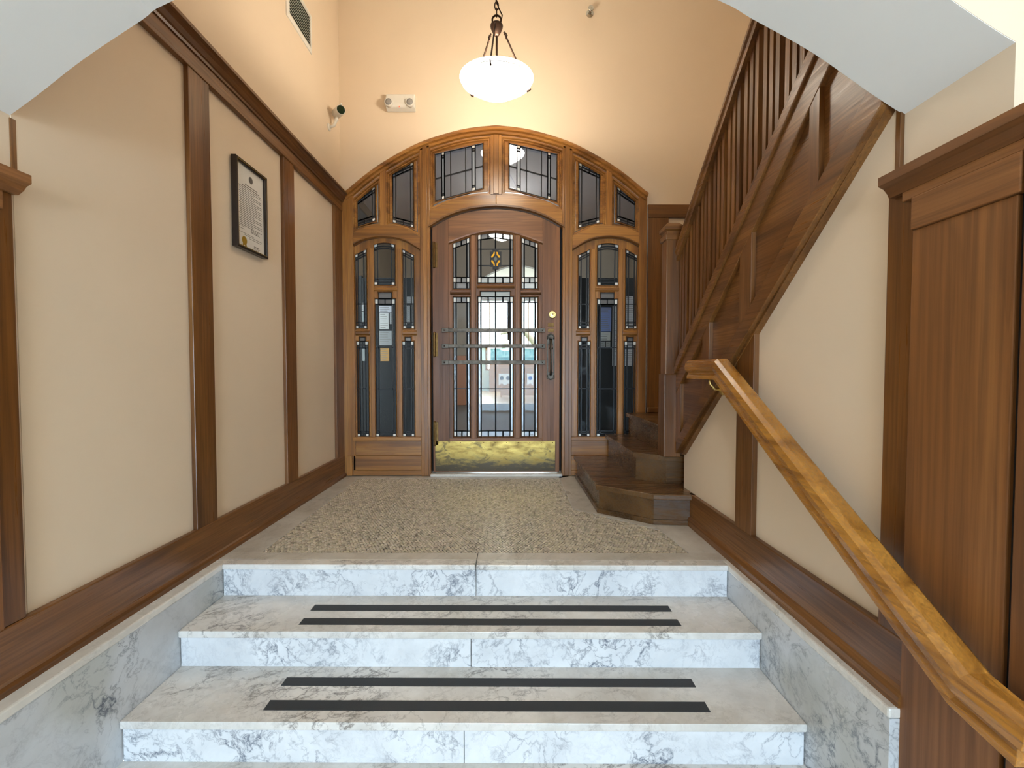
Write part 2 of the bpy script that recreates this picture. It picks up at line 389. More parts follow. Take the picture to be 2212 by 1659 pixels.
# arch casing: moulded band under the outer arch line
xx = xs(CPX-326, CPX+326, 60)
rows = [(0, .035), (0, -.012), (5, -.022), (9, -.022), (11, -.006), (16, -.006), (18, .012), (22, .02), (22, .10)]
mb = MB(); loops = []
for off_, yy in rows:
    loops.append([])
    for x in xx:
        t = (x-CPX)/326
        X_, Z_ = T(CPX+(x-CPX)*(1-off_*.0010), f_out(x)+off_*(1-.08*abs(t)))
        loops[-1].append((X_, YD+yy, Z_))
mb.rings(loops, False); mb.build('arch_casing', OAK['x'], scr)
def bar(name, pts, y0=YD, y1=FB, mat=OAK['z'], par=scr, bev=.004):
    return prism(pp(pts), 'y', y0, y1).build(name, mat, par, bev)
for m in (lambda q: q, mir):
    side = [m(q) for q in [(748, 414), (765, 402), (765, 1027), (748, 1027)]]
    if m((0, 0))[0] == 0: side = [(738, 424), (748, 414)]+side[1:3]+[(738, 1027)]
    bar('jamb', side, YD+.002)
    bar('plinth', [m(q) for q in [(746.5, 984), (758.6, 984), (758.6, 1027), (746.5, 1027)]], YD-.012, YD+.05)
    bar('mullion', [m(q) for q in [(908.5, 322), (929.5, 314), (929.5, 1028), (908.5, 1028)]], YD-.006)
    bar('mullion_bead', [m(q) for q in [(915, 319), (924, 316), (924, 1027), (915, 1027)]], YD-.016, YD, bev=.003)
    bar('transom_mullion', [m(q) for q in [(824, 368), (836, 358), (836, 487.5), (824, 487.5)]], YD-.004)
    X_ = xs(765, 908.5, 16)
    bar('sidelight_head', [m(q) for q in [(x, f_sht(x)) for x in X_]+[(x, f_sh(x)) for x in reversed(X_)]], YD-.003, mat=OAK['x'])
    mb = MB(); mb.rings([[(*[T(*m((x, f_sh(x)+d)))[k] for k in (0,)], YD+yy, T(*m((x, f_sh(x)+d)))[1]) for x in X_] for d, yy in ((0, 0), (0, -.014), (2.5, -.014), (4.5, .004), (4.5, .05))], False)
    mb.build('head_moulding', OAKD['x'], scr)
bar('transom_mullion', [(1060.5, 292), (1083.5, 292), (1083.5, 421), (1060.5, 421)], YD-.010)
bar('transom_bead', [(1066, 293), (1078, 293), (1078, 420), (1066, 420)], YD-.020, YD-.006, bev=.003)
for k in (0, 1):
    X_ = xs(929.5, CPX, 14) if k == 0 else xs(CPX, 2*CPX-929.5, 14)
    bar('door_head', [(x, f_dht(x)) for x in X_]+[(x, f_dh(x)) for x in reversed(X_)], YD-.004, mat=OAK['x'])
X_ = xs(926, 2*CPX-926, 30)
mb = MB(); mb.rings([[(T(x, f_dh(x)+d)[0], YD+yy, T(x, f_dh(x)+d)[1]) for x in X_] for d, yy in ((-1, 0), (-1, -.016), (3, -.016), (5, .004), (5, .06))], False)
mb.build('head_moulding', OAKD['x'], scr)

# ---------------------------------------------------------------- leaded lights
GROUPN = [0]
def light(par, bands, Y, mirror=False, main='clear', cw=1.15, thick=None):
    """bands: (ftop, fbottom, columns, kinds) in pixels; cells become panes, their joints lead cames"""
    lead = MB(); small = {}; M = (lambda x, y: (2*CPX-x, y)) if mirror else (lambda x, y: (x, y))
    mats = {'clear': G_CLEAR, 'smoke': G_SMOKE, 'tex': G_TEX, 'jewel': G_OPAL, 'strip': G_TEX}
    def P(x, y): return T(*M(x, y), Y)
    def strip(a, b, w):
        (x0, y0), (x1, y1) = a, b; L = math.hypot(x1-x0, y1-y0)
        if L < .01: return
        nx, ny = -(y1-y0)/L*w, (x1-x0)/L*w
        q = [P(x0+nx, y0+ny), P(x1+nx, y1+ny), P(x1-nx, y1-ny), P(x0-nx, y0-ny)]
        lead.prism(q, 'y', Y-.006, Y+.006)
    for ft, fb, cols, kinds in bands:
        for i in range(len(cols)-1):
            a, b = cols[i], cols[i+1]; k = kinds[i]
            n = 4 if (b-a) > 20 else 1
            X_ = xs(a, b, n)
            poly = [(x, ft(x)) for x in X_]+[(x, fb(x)) for x in reversed(X_)]
            w = b-a; h = min(fb(a)-ft(a), fb(b)-ft(b))
            q = [P(*p) for p in poly]
            if k == 'jewel':
                gx, gz = sum(p[0] for p in q)/len(q), sum(p[1] for p in q)/len(q)
                small.setdefault(k, MB()).prism([(gx+(p[0]-gx)*.78, gz+(p[1]-gz)*.78) for p in q], 'y', Y-.009, Y+.003)
                lead.prism(q, 'y', Y-.003, Y+.003)
            elif min(w, h) >= 9:
                prism(q, 'y', Y-.0015, Y+.0015).build('pane', mats[k if k != 'main' else main], par)
            else: small.setdefault(k if k != 'main' else main, MB()).prism(q, 'y', Y-.0015, Y+.0015)
            for j in range(n):
                strip((X_[j], ft(X_[j])), (X_[j+1], ft(X_[j+1])), cw); strip((X_[j], fb(X_[j])), (X_[j+1], fb(X_[j+1])), cw)
            ww = cw*(1.6 if thick and 'tex' in kinds and i > 0 else 1)
            strip((a, ft(a)), (a, fb(a)), ww); strip((b, ft(b)), (b, fb(b)), cw)
    for k, mb in small.items(): mb.build({'jewel': 'corner_jewel'}.get(k, 'border_glass'), mats[k], par)
    lead.build('lead_came', LEAD, par)
def K(y): return lambda x: y
def L2(x0, y0, x1, y1): return lambda x: y0+(y1-y0)*(x-x0)/(x1-x0)
def up(f, d): return lambda x: f(x)+d
def sash(name, par, outer, holes, yf, yg, mat, ins=2.6, back=.05):
    """board with light openings, each opening edged with a sloped bead"""
    big = [offset(h, -ins) for h in holes]
    mb = prism([pp(outer, yf)]+[pp(h, yf) for h in big], 'y', yf, yf+.007)
    o = mb.build(name, mat, par)
    bd = MB()
    for b, h in zip(big, holes):
        m_ = offset(h, -ins*.55)
        bd.rings([[(T(*q, y)[0], y, T(*q, y)[1]) for q in L] for L, y in ((b, yf+.001), (m_, yf-.006), (m_, yf+.003), (h, yg-.004), (offset(h, -.5), yg+.008))])
    bd.build('glazing_bead', mat, par)
    return o
YG = YD+.055
# sidelights
def side_bands(l1=True):
    c = [769.6, 775, 787.5, 792.8]; f = L2(769.6, 552, 792.8, 540); J = ['jewel', 'main', 'jewel']; Mn = ['main']*3
    up1 = [(f, up(f, 6), c, J), (up(f, 6), up(f, 11), c, Mn), (up(f, 11), K(657), c, Mn), (K(657), K(697), c, Mn), (K(697), K(704), c, Mn), (K(704), K(709.5), c, J)]
    c2 = [770.7, 776.5, 789, 795]
    lo1 = [(K(728.6), K(737.5), [776.5, 789], ['tex']), (K(738), K(745.5), c2, J), (K(745.5), K(752), c2, Mn), (K(752), K(839.5), c2, Mn), (K(839.5), K(932), c2, Mn), (K(932), K(936.5), c2, Mn), (K(936.5), K(942), c2, J)]
    return up1, lo1
def flipb(bands, c):
    r = []
    for ft, fb, cols, k in bands:
        r.append(((lambda g: lambda x: g(2*c-x))(ft), (lambda g: lambda x: g(2*c-x))(fb), [2*c-x for x in reversed(cols)], list(reversed(k))))
    return r
farc = lambda x: 530-4*(1-((x-832)/22)**2)
c = [810, 817, 847, 854]; c4 = [811, 817.5, 832.5, 847.5, 854]
J3 = ['jewel', 'main', 'jewel']; M3 = ['main']*3
mid_up = [(farc, up(farc, 6), c, J3), (up(farc, 6), up(farc, 11), c, M3), (up(farc, 11), K(604), c, M3), (K(604), K(610), c, M3), (K(610), K(616), c, J3)]
mid_lo = [(K(632), K(645.5), [818, 847], ['tex']), (K(646), K(657.5), c4, ['jewel', 'tex', 'tex', 'jewel']), (K(657.5), K(751), [811, 817.5, 847.5, 854], M3), (K(751), K(840), [811, 817.5, 847.5, 854], M3), (K(840), K(931), [811, 817.5, 847.5, 854], M3), (K(931), K(936.5), [811, 817.5, 847.5, 854], M3), (K(936.5), K(942), [811, 817.5, 847.5, 854], J3)]
up1, lo1 = side_bands()
LB = [('clear', up1), ('clear', lo1), ('clear', flipb(up1, 832.2)), ('clear', flipb(lo1, 832.2)), ('clear', mid_up), ('clear', mid_lo)]
h_l1 = [(769.6, 552), (792.8, 540), (792.8, 709.5), (769.6, 709.5)]
h_l1b = [(770.7, 738), (776.5, 738), (776.5, 728.6), (789, 728.6), (789, 738), (795, 738), (795, 942), (770.7, 942)]
h_l2 = [(x, farc(x)) for x in xs(810, 854, 6)]+[(854, 616), (810, 616)]
h_l2b = [(811, 646), (818, 646), (818, 632), (847, 632), (847, 646), (854, 646), (854, 942), (811, 942)]
fl = lambda h: [(2*832.2-x, y) for x, y in reversed(h)]
holes = [h_l1, h_l1b, h_l2, h_l2b, fl(h_l1), fl(h_l1b)]
labels = ['tall oak sidelight left of the door with leaded panes', 'tall oak sidelight right of the door, partly behind the steps']
for k in (0, 1):
    m = (lambda q: q) if k == 0 else mir
    cx = T(*m((832, 900)))[0]
    w = empty('window_%d' % (k+1), (cx, YD+.05, 0)); struct(w, labels[k], 'window')
    X_ = xs(765, 908.5, 16)
    sash('sash', w, [m(q) for q in [(x, f_sh(x)+4) for x in X_]+[(908.5, 951), (765, 951)]], [[m(q) for q in h] for h in holes], YD+.026, YG, OAK['z'])
    for (a, b, y0, y1) in ((766, 797, 713, 725), (868, 899, 713, 725), (806, 858, 620, 629)):
        (x0, z1), (x1, z0) = T(*m((a, y0))), T(*m((b, y1))); x0, x1 = min(x0, x1), max(x0, x1)
        mb = MB().prism([(YD+.03, z0), (YD+.012, z0+.012), (YD+.008, z1-.012), (YD+.03, z1)], 'x', x0, x1); mb.build('glazing_rail', OAK['x'], w, .003)
    for (a, b) in ((798, 807), (857.5, 866.5)):
        (x0, z1), (x1, z0) = T(*m((a, 536))), T(*m((b, 946))); x0, x1 = min(x0, x1), max(x0, x1)
        box(x0, x1, YD+.016, YD+.03, z0, z1).build('glazing_bar', OAK['z'], w, .004)
    for n_, a, b, y in (('sill', 944, 952, -.004), ('apron_panel', 952, 984, .012), ('bottom_rail', 984, 1016, .002), ('base_strip', 1016, 1027, -.003)):
        (x0, z1), (x1, z0) = T(*m((760, a))), T(*m((909, b))); x0, x1 = min(x0, x1), max(x0, x1)
        box(x0, x1, YD+y, YD+.10, z0, z1).build(n_, OAK['x'], w, .003)
    for mn, bd in LB: light(w, bd, YG, k == 1, mn)
# transom lights
def transom(num, outer, hole, bands, mirror, lab, main):
    m = mir if mirror else (lambda q: q)
    cx = T(*m((sum(q[0] for q in hole)/len(hole), 400)))
    w = empty('window_%d' % num, (cx[0], YD+.05, cx[1]-.2)); struct(w, lab, 'window')
    oo = [m(q) for q in outer]
    sash('sash', w, offset(oo, 6.5), [[m(q) for q in hole]], YD+.030, YG, OAK['x'], 2.4)
    st = MB()
    st.rings([[(T(*q)[0], y, T(*q)[1]) for q in offset(oo, d)] for d, y in ((-.5, YD+.004), (2, YD+.004), (3.2, YD+.016), (5.2, YD+.016), (7, YD+.032))])
    st.build('moulding', OAK['x'], w)
    light(w, bands, YG, mirror, main)
XA = xs(765, 824, 6); XB = xs(836, 908.5, 6); XC = xs(929.5, 1060.5, 10)
oA = [(x, f_in(x)) for x in XA]+[(x, f_sht(x)) for x in reversed(XA)]
oB = [(x, f_in(x)) for x in XB]+[(x, f_sht(x)) for x in reversed(XB)]
oC = [(x, f_in(x)) for x in XC]+[(x, f_dht(x)) for x in reversed(XC)]
fA, bA = L2(768, 435, 813, 403), L2(768, 492, 813, 477)
fB, bB = L2(851, 372, 895, 352), L2(851, 481, 895, 492)
fC, bC, mC = L2(942, 333.5, 1044, 310), L2(942, 435, 1044, 407), L2(942, 387, 1044, 359)
J3 = ['jewel', 'main', 'jewel']
def ub(f, b, cols):
    mid = (cols[1]+cols[2])/2; c4_ = [cols[0], cols[1], mid, cols[2], cols[3]]
    return [(f, up(f, 6), c4_, ['jewel', 'main', 'main', 'jewel']), (up(f, 6), up(f, 12), c4_, ['main']*4), (up(f, 12), up(b, -11), cols, M3), (up(b, -11), up(b, -5.5), c4_, ['main']*4), (up(b, -5.5), b, c4_, ['jewel', 'main', 'main', 'jewel'])]
bandsA = ub(fA, bA, [768, 775, 807, 813]); bandsB = ub(fB, bB, [851, 857.5, 889, 895])
cc = [942, 956, 961.5, 975, 1007, 1020.5, 1027.5, 1044]
bandsC = []
for i in range(7):
    a, b = cc[i], cc[i+1]
    if i in (1, 5):
        bandsC += [(fC, up(fC, 6), [a, b], ['jewel']), (up(fC, 6), up(fC, 12), [a, b], ['smoke']), (up(fC, 12), up(bC, -11), [a, b], ['strip']), (up(bC, -11), up(bC, -6), [a, b], ['smoke']), (up(bC, -6), bC, [a, b], ['jewel'])]
    else: bandsC += [(fC, mC, [a, b], ['main']), (mC, bC, [a, b], ['main'])]
q4 = lambda a, b, f, g: [(x, f(x)) for x in (a, b)]+[(x, g(x)) for x in (b, a)]
nm = 3
for mirror in (False, True):
    s_ = 'right' if mirror else 'left'
    transom(nm, oA, q4(768, 813, fA, bA), bandsA, mirror, 'small outermost transom light at the %s foot of the arch' % s_, 'smoke')
    transom(nm+1, oB, q4(851, 895, fB, bB), bandsB, mirror, 'tall narrow transom light over the %s sidelight' % s_, 'smoke')
    transom(nm+2, oC, q4(942, 1044, fC, bC), bandsC, mirror, 'wide leaded transom light above the door, %s of centre' % s_, 'smoke')
    nm += 3
# ---------------------------------------------------------------- door leaf
dr = empty('door_1', (-.11, YD+.03, 0)); struct(dr, 'oak entry door with leaded glass, steel push bars and brass kick plate', 'door')
DY = YD+.018; DB = DY+.045; DG = DY+.026
dl, dr_ = 934, 1209.5
ftop = lambda x: f_dh(x)+7
f_op = smooth_tab([(0, 493.5), (30, 497.5), (60, 505.5), (101, 521)])
fo = lambda x: interp(f_op, abs(x-1071))
def dpart(name, pts, mat=OAKP['z'], y0=DY, y1=DB, bev=.002): return prism(pp(pts), 'y', y0, y1).build(name, mat, dr, bev)
dpart('stile', [(x, ftop(x)) for x in xs(dl, 969, 4)]+[(969, 1020), (dl, 1020)])
dpart('stile', [(x, ftop(x)) for x in xs(1172, dr_, 4)]+[(dr_, 1020), (1172, 1020)])
X_ = xs(969, 1172, 20)
dpart('top_rail', [(x, ftop(x)) for x in X_]+[(x, fo(x)) for x in reversed(X_)], OAKP['x'])
dpart('bottom_rail', [(969, 948), (1172, 948), (1172, 1020), (969, 1020)], OAKP['x'])
mb = MB(); mb.rings([[(T(x, fo(x)+d)[0], DY+y, T(x, fo(x)+d)[1]) for x in X_] for d, y in ((0, 0), (0, -.010), (3, -.008), (6.5, .012), (6.5, .04))], False)
mb.build('arch_moulding', OAKP['x'], dr)
g1u = [(980, 526), (1014.5, 514), (1014.5, 623.7), (980, 623.7)]; g1l = [(980, 642), (1014.5, 642), (1014.5, 943), (980, 943)]
fg2 = lambda x: 500.7+abs(x-1070.5)/37.5*5.3
g2u = [(1033, 506), (1070.5, 500.7), (1108, 506), (1108, 611.4), (1033, 611.4)]
g2l = [(1033, 641), (1038.5, 641), (1038.5, 630), (1102, 630), (1102, 641), (1108, 641), (1108, 943), (1033, 943)]
DM = 1070.6
fl2 = lambda h: [(2*DM-x, y) for x, y in reversed(h)]
hol = [g1u, g1l, g2u, g2l, fl2(g1u), fl2(g1l)]
sash('glazing_sash', dr, [(x, fo(x)+5) for x in X_]+[(1172, 949), (969, 949)], hol, DY+.008, DG, OAKP['z'], 2.6, .036)
for a, b in ((1018, 1028), (2*DM-1028, 2*DM-1018)):
    (x0, z1), (x1, z0) = T(a, 507), T(b, 948); box(x0, x1, DY-.006, DY+.01, z0, z1).build('glazing_bar', OAKP['z'], dr, .004)
for a, b, y0, y1 in ((972, 1016, 625.5, 637.5), (1029.5, 1111.5, 613.5, 623.5), (1125, 1169, 625.5, 637.5)):
    (x0, z1), (x1, z0) = T(a, y0), T(b, y1)
    MB().prism([(DY+.02, z0), (DY-.004, z0+.012), (DY-.016, z0+.026), (DY-.016, z1-.012), (DY+.02, z1)], 'x', x0, x1).build('glazing_rail', OAKP['x'], dr, .002)
cg = [980, 985.5, 1009, 1014.5]; cs = [980, 985.5, 997.2, 1009, 1014.5]; fg1 = L2(980, 526, 1014.5, 514)
SQ = ['jewel', 'tex', 'tex', 'jewel']; TX = ['tex', 'clear', 'tex']
g1 = [(fg1, up(fg1, 11), cs, SQ), (up(fg1, 11), K(599.5), cg, TX), (K(599.5), K(611), cs, SQ), (K(611), K(623.7), cg, ['tex']*3)]
g1b = [(K(642), K(653.5), cs, SQ), (K(653.5), K(839.5), cg, TX), (K(839.5), K(931), cg, TX), (K(931), K(943), cs, SQ)]
for bd in (g1, g1b, flipb(g1, DM), flipb(g1b, DM)): light(dr, bd, DG, False, 'clear', 1.0, True)
c2_ = [1033, 1039, 1070.5, 1102, 1108]; c6 = [1033, 1039, 1054.7, 1070.5, 1086.3, 1102, 1108]
S6 = ['jewel', 'tex', 'tex', 'tex', 'tex', 'jewel']; C4 = ['tex', 'clear', 'clear', 'tex']
light(dr, [(fg2, up(fg2, 13), c6, S6), (up(fg2, 13), K(538.5), c2_, C4), (K(538.5), K(574), c2_, C4), (K(574), K(599), c2_, C4), (K(599), K(611.4), c6, S6)], DG, False, 'clear', 1.0, True)
light(dr, [(K(630), K(641), [1038.5, 1070.5, 1102], ['tex']*2), (K(641), K(653.5), c6, S6), (K(653.5), K(839.5), c2_, C4), (K(839.5), K(931), c2_, C4), (K(931), K(943), c6, S6)], DG, False, 'clear', 1.0, True)
# medallion of lead and amber glass
med = dpart('medallion', [(1058, 541), (1064, 541), (1064, 535), (1077, 535), (1077, 541), (1083, 541), (1083, 573.5), (1077, 573.5), (1077, 579.5), (1064, 579.5), (1064, 573.5), (1058, 573.5)], LEAD, DG-.008, DG+.006, 0)
for sx in (-1, 1):
    for sy in (-1, 1):
        P_ = [(1070.5+sx*a, 557.3+sy*b) for a, b in ((1.8, 15.5), (4.2, 15), (5.2, 11), (9.8, 5.5), (9.2, 2.8), (6.5, 3), (2.2, 9.5))]
        o = prism(pp(P_), 'y', DG-.012, DG-.007).build('petal', G_AMBER, med)
prism(pp([(1070.5, 551), (1074.5, 557.3), (1070.5, 563.5), (1066.5, 557.3)]), 'y', DG-.011, DG-.007).build('diamond', plain('grey_glass', lin(110, 116, 112), .1), med)
# kick plate, bars, lock, handle, hinges
kp = dpart('kick_plate', [(938, 953.5), (1200.5, 953.5), (1200.5, 1018), (938, 1018)], KICK, DY-.003, DY+.001, .001)
mb = MB()
for i in range(11):
    for y in (956.5, 1015.5):
        x, z = T(943+i*25.2, y); mb.lathe([(.004, 0), (.004, -.002), (.001, -.003)], (x, DY-.003, z), 'y', 8)
mb.build('screw', HINGE, kp)
for y0, y1 in ((709.8, 718.2), (743.8, 752.2), (778.6, 787.4)):
    ym = (y0+y1)/2
    (x0, z1), (x1, z0) = T(955, y0), T(1177, y1); zm = (z0+z1)/2
    root = box(x0+.055, x1-.055, DY-.048, DY-.036, z0+.001, z1-.001).build('push_bar', IRON, dr, .003)
    for s_, xa in ((1, x0), (-1, x1)):
        MB().prism([(xa, zm-.019), (xa+s_*.045, zm-.019), (xa+s_*.062, z0+.001), (xa+s_*.062, z1-.001), (xa+s_*.045, zm+.019), (xa, zm+.019)], 'y', DY-.046, DY-.038).build('bar_end', IRON, root, .002)
        MB().box(min(xa, xa+s_*.022), max(xa, xa+s_*.022), DY-.038, DY+.001, zm-.014, zm+.014).build('standoff', BRONZE, root, .002)
        MB().lathe([(.006, 0), (.006, -.003), (.002, -.006)], (xa+s_*.022, DY-.046, zm), 'y', 10).build('bolt', BRONZE, root)
x, z = T(1193.6, 679)
lk = MB().lathe([(.034, 0), (.034, -.006), (.029, -.011), (.024, -.011), (.022, -.008), (.016, -.008), (.0155, -.014), (.001, -.015)], (x, DY, z), 'y', 28).build('lock_cylinder', BRASS, dr, 0, False)
box(x-.002, x+.002, DY-.0165, DY-.013, z-.008, z+.008).build('keyway', BLACKM, lk)
for a, b in ((697, 705), (710, 717)):
    (x0, z1), (x1, z0) = T(1184, a), T(1197, b); box(x0, x1, DY-.004, DY+.001, z0, z1).build('lock_button_plate', HINGE, dr, .001)
(x0, z1), (x1, z0) = T(1181.5, 719), T(1198.5, 821.5); xm = (x0+x1)/2
pl = [(x0, z0+.03), (x0+.012, z0+.012), (xm, z0), (x1-.012, z0+.012), (x1, z0+.03), (x1, z1-.03), (x1-.012, z1-.008), (xm, z1), (x0+.012, z1-.008), (x0, z1-.03)]
hp = prism([pl, [(xm-.022, z0+.07), (xm+.022, z0+.07), (xm+.022, z1-.10), (xm-.022, z1-.10)]], 'y', DY-.006, DY+.001).build('handle_plate', IRON, dr, .002)
MB().tube([(xm, DY-.004, z1-.05), (xm, DY-.03, z1-.08), (xm, DY-.05, z1-.12), (xm, DY-.053, (z0+z1)/2), (xm, DY-.045, z0+.09), (xm, DY-.02, z0+.06), (xm, DY-.004, z0+.05)], [.013, .012, .011, .008, .008, .010, .012], 10).build('grip', IRON, hp, 0, True)
MB().lathe([(.001, -.012), (.013, -.008), (.017, 0), (.013, .008), (.001, .012)], (xm, DY-.05, z1-.135), 'z', 14).build('grip_boss', IRON, hp, 0, True)
box(xm-.018, xm+.018, DY-.03, DY-.004, z1-.052, z1-.038).build('thumb_latch', IRON, hp, .003)
MB().tube([(x0+.006, DY-.008, z0+.045), (x0+.004, DY-.01, z0+.02), (xm, DY-.012, z0+.006), (x1-.004, DY-.01, z0+.02), (x1-.006, DY-.008, z0+.045)], .006, 8).build('scroll', IRON, hp, 0, True)
MB().tube([(x0+.006, DY-.008, z1-.055), (x0+.006, DY-.01, z1-.028), (xm, DY-.012, z1-.006), (x1-.006, DY-.01, z1-.028), (x1-.006, DY-.008, z1-.055)], .006, 8).build('scroll', IRON, hp, 0, True)
for a, b in ((523, 577), (719, 769.5), (912, 962)):
    (x0, z1), (x1, z0) = T(931, a), T(943, b)
    hg = box(x0+.012, x1+.008, DY-.003, DY+.002, z0, z1).build('hinge', HINGE, dr, .001)
    MB().lathe([(.004, z0-.008), (.011, z0), (.011, z1), (.004, z1+.008)], (x0+.028, DY-.010, 0), 'z', 12).build('hinge_pin', HINGE, hg, 0, False)
bar('door_stop_shade', [(929.5, 491), (937, 488), (937, 1021), (929.5, 1021)], DB+.004, DB+.05, BLACKM, bev=0)  # stops coloured black, shade of the gap round the leaf put into colour
bar('door_stop_shade', [(2*CPX-937, 488), (2*CPX-929.5, 491), (2*CPX-929.5, 1021), (2*CPX-937, 1021)], DB+.004, DB+.05, BLACKM, bev=0)
# ---- wall behind the screen, with the opening
WXR = XST+.1
op = [T(x, f_out(x)+8, YD+.03) for x in xs(CPX-318, CPX+318, 40)]
pl = [(XL-.14, -.1), (op[0][0], -.1), (op[0][0], op[0][1])]+op[1:]+[(op[-1][0], -.1), (WXR, -.1), (WXR, CEIL), (XL-.14, CEIL)]
wd = struct(prism(pl, 'y', YD+.03, YD+.16).build('wall_far', CREAM), 'cream far wall above the arched oak door screen', 'wall')
# ================================================================== FLOORS
fl_ = struct(box(XL-.14, XST+.1, Y1+.085, YD+.20, -.10, -.006).build('floor', GROUT), 'landing floor of small stone mosaic inside a marble border', 'floor')
mos = [(-1.255, 2.205), (.905, 2.187), (.867, 2.508), (.42, 2.905), (.425, 3.735), (-1.29, 3.735)]
# marble border slabs, split at the seam
Yb = lambda x: Y1+shear(x)
def slab(name, pts, z0, z1, mat, par, bev=.003): return prism(pts, 'z', z0, z1).build(name, mat, par, bev)
for pts in ([(XL, Yb(XL)+.061), (-.1615, Yb(-.16)+.061), (-.1615, 2.197), (-1.255, 2.205), (XL, 2.21)],
            [(-.1588, Yb(-.16)+.061), (XR, Yb(XR)+.061), (XR, 2.185), (.905, 2.187), (-.1588, 2.197)],
            [(XL, 2.211), (-1.255, 2.206), (-1.29, 3.735), (XL, YD+.05)],
            [(XL+.001, YD+.05), (-1.29, 3.736), (.425, 3.736), (.60, YD+.05)],
            [(.426, 3.735), (.421, 2.906), (.868, 2.509), (.906, 2.188), (XR+.1, 2.186), (XR+.1, 2.62), (.87, 2.62), (.58, 2.87), (.58, YD+.05), (.43, YD+.05)]):
    slab('border_slab', pts, -.03, 0, M_LAND, fl_, .0015)
def inside(x, y, P):
    r = False; n = len(P)
    for i in range(n):
        (x0, y0), (x1, y1) = P[i], P[(i+1) % n]
        if (y0 > y) != (y1 > y) and x < (x1-x0)*(y-y0)/(y1-y0)+x0: r = not r
    return r
# mosaic tesserae, laid in waving rows
st = .0165; V = []; Fc = []; C = []
r = 0
for j in range(int(1.75/st)):
    for i in range(int(2.4/st)):
        bx, by = -1.32+i*st+(j % 2)*st*.5, 2.17+j*st
        wv = .022*math.sin(bx*5.3+by*1.1)+.012*math.sin(bx*11+2)
        x = bx+random.uniform(-.0016, .0016)+.012*math.sin(by*6.1); y = by+wv+random.uniform(-.0016, .0016)
        if not inside(x, y, mos): continue
        a = random.uniform(-.25, .25)+.5*math.cos(bx*5.3+by)*.25
        sx, sy = st*random.uniform(.33, .41), st*random.uniform(.32, .41); zt = -.0005+random.uniform(-.0008, .0006)
        ca, sa = math.cos(a), math.sin(a); b = len(V)
        tx, ty = random.uniform(-.02, .02), random.uniform(-.02, .02)
        for dx, dy in ((-1,-1), (1,-1), (1,1), (-1,1)):
            X_, Y_ = sx*dx, sy*dy; V.append((x+X_*ca-Y_*sa, y+X_*sa+Y_*ca, zt+X_*tx+Y_*ty))
        for dx, dy in ((-1,-1), (1,-1), (1,1), (-1,1)):
            X_, Y_ = sx*1.08*dx, sy*1.08*dy; V.append((x+X_*ca-Y_*sa, y+X_*sa+Y_*ca, -.008))
        Fc += [(b, b+1, b+2, b+3), (b+4, b+5, b+1, b), (b+5, b+6, b+2, b+1), (b+6, b+7, b+3, b+2), (b+7, b+4, b, b+3)]
        g = random.gauss(1, .13)*(.72 if random.random() < .10 else 1); C.append((g, g*random.uniform(.96, 1.02), g*random.uniform(.92, 1.02)))
me = bpy.data.meshes.new('mosaic_tesserae'); me.from_pydata(V, [], Fc)
at = me.attributes.new('tone', 'FLOAT_COLOR', 'FACE')
at.data.foreach_set('color', [v for c3 in C for _ in range(5) for v in (*c3, 1)])
m = NT('mosaic_stone'); an = m.n('ShaderNodeAttribute'); an.attribute_name = 'tone'
m.set(m.mix(1.0, lin(206, 194, 174), an.outputs['Color'], 'MULTIPLY'), .24); me.materials.append(m.m)
mo = bpy.data.objects.new('mosaic_tesserae', me); COL.objects.link(mo); mo.parent = fl_; mo.location = -WO[fl_]; mo['kind'] = 'stuff'; mo['label'] = 'small beige stone mosaic pieces in waving rows'
# threshold
tg = struct(box(T(929, 700)[0], T(1215, 700)[0], YD-.03, YD+.12, 0, .022).build('trim_2', M_CAP, None, .004), 'pale marble threshold under the oak entry door', 'threshold')
# ---- marble steps
ms = tag(empty('marble_steps', (-.167, 1.6, FLOORZ)), 'veined white marble steps up to the mosaic landing', 'steps')
def sbox(x0, x1, y0, y1, z0, z1):
    return MB().prism([(x0, y0+shear(x0)), (x1, y0+shear(x1)), (x1, y1+shear(x1)), (x0, y1+shear(x0))], 'z', z0, z1)
for i in range(3):
    yn = Y1-i*TR; z = -i*RI
    if i == 0:
        for a, b in ((XSL, -.1615), (-.1588, XSR)): sbox(a, b, yn, yn+.06, -.026, 0).build('tread', M_TREAD, ms, .005)
    else: sbox(XSL-.004, XSR+.004, yn, yn+TR+.02, z-.028, z).build('tread', M_TREAD, ms, .006)
    for a, b in ((XSL, -.1615), (-.1588, XSR)): sbox(a, b, yn+.012, yn+.034, z-RI, z-.0275).build('riser', M_RISER, ms, .001)
for i in range(3): sbox(XSL, XSR, Y1-i*TR+.0345, Y1-i*TR+.0605, -(i+1)*RI-.02, -i*RI-.029).build('seam_light_block', GROUT, ms)  # hidden dark blocks added to stop light leaking through the riser seams
for s_, xe in ((-1, XSL), (1, XSR)):
    xa, xb = (XL, xe) if s_ < 0 else (xe, XR)
    yend = 1.165 if s_ > 0 else .90
    box(xa, xb, yend, Y1+shear(xe)+.0605, -.03, 0).build('side_cap', M_CAP, ms, .006)
    xa, xb = (XL, xe-.004) if s_ < 0 else (xe+.004, XR)
    box(xa, xb, yend+.001, Y1+shear(xe)+.05, FLOORZ, -.03).build('side_slab', M_STRING, ms, .001)
struct(box(-2.5, XST+.1, -7.0, Y1-2*TR+.03, FLOORZ-.1, FLOORZ).build('floor_vestibule', M_TREAD), 'pale marble floor at the foot of the steps', 'floor')
STL = ['front black anti-slip strip on the upper marble tread', 'rear black anti-slip strip on the upper marble tread', 'front black anti-slip strip on the lower marble tread', 'rear black anti-slip strip on the lower marble tread']
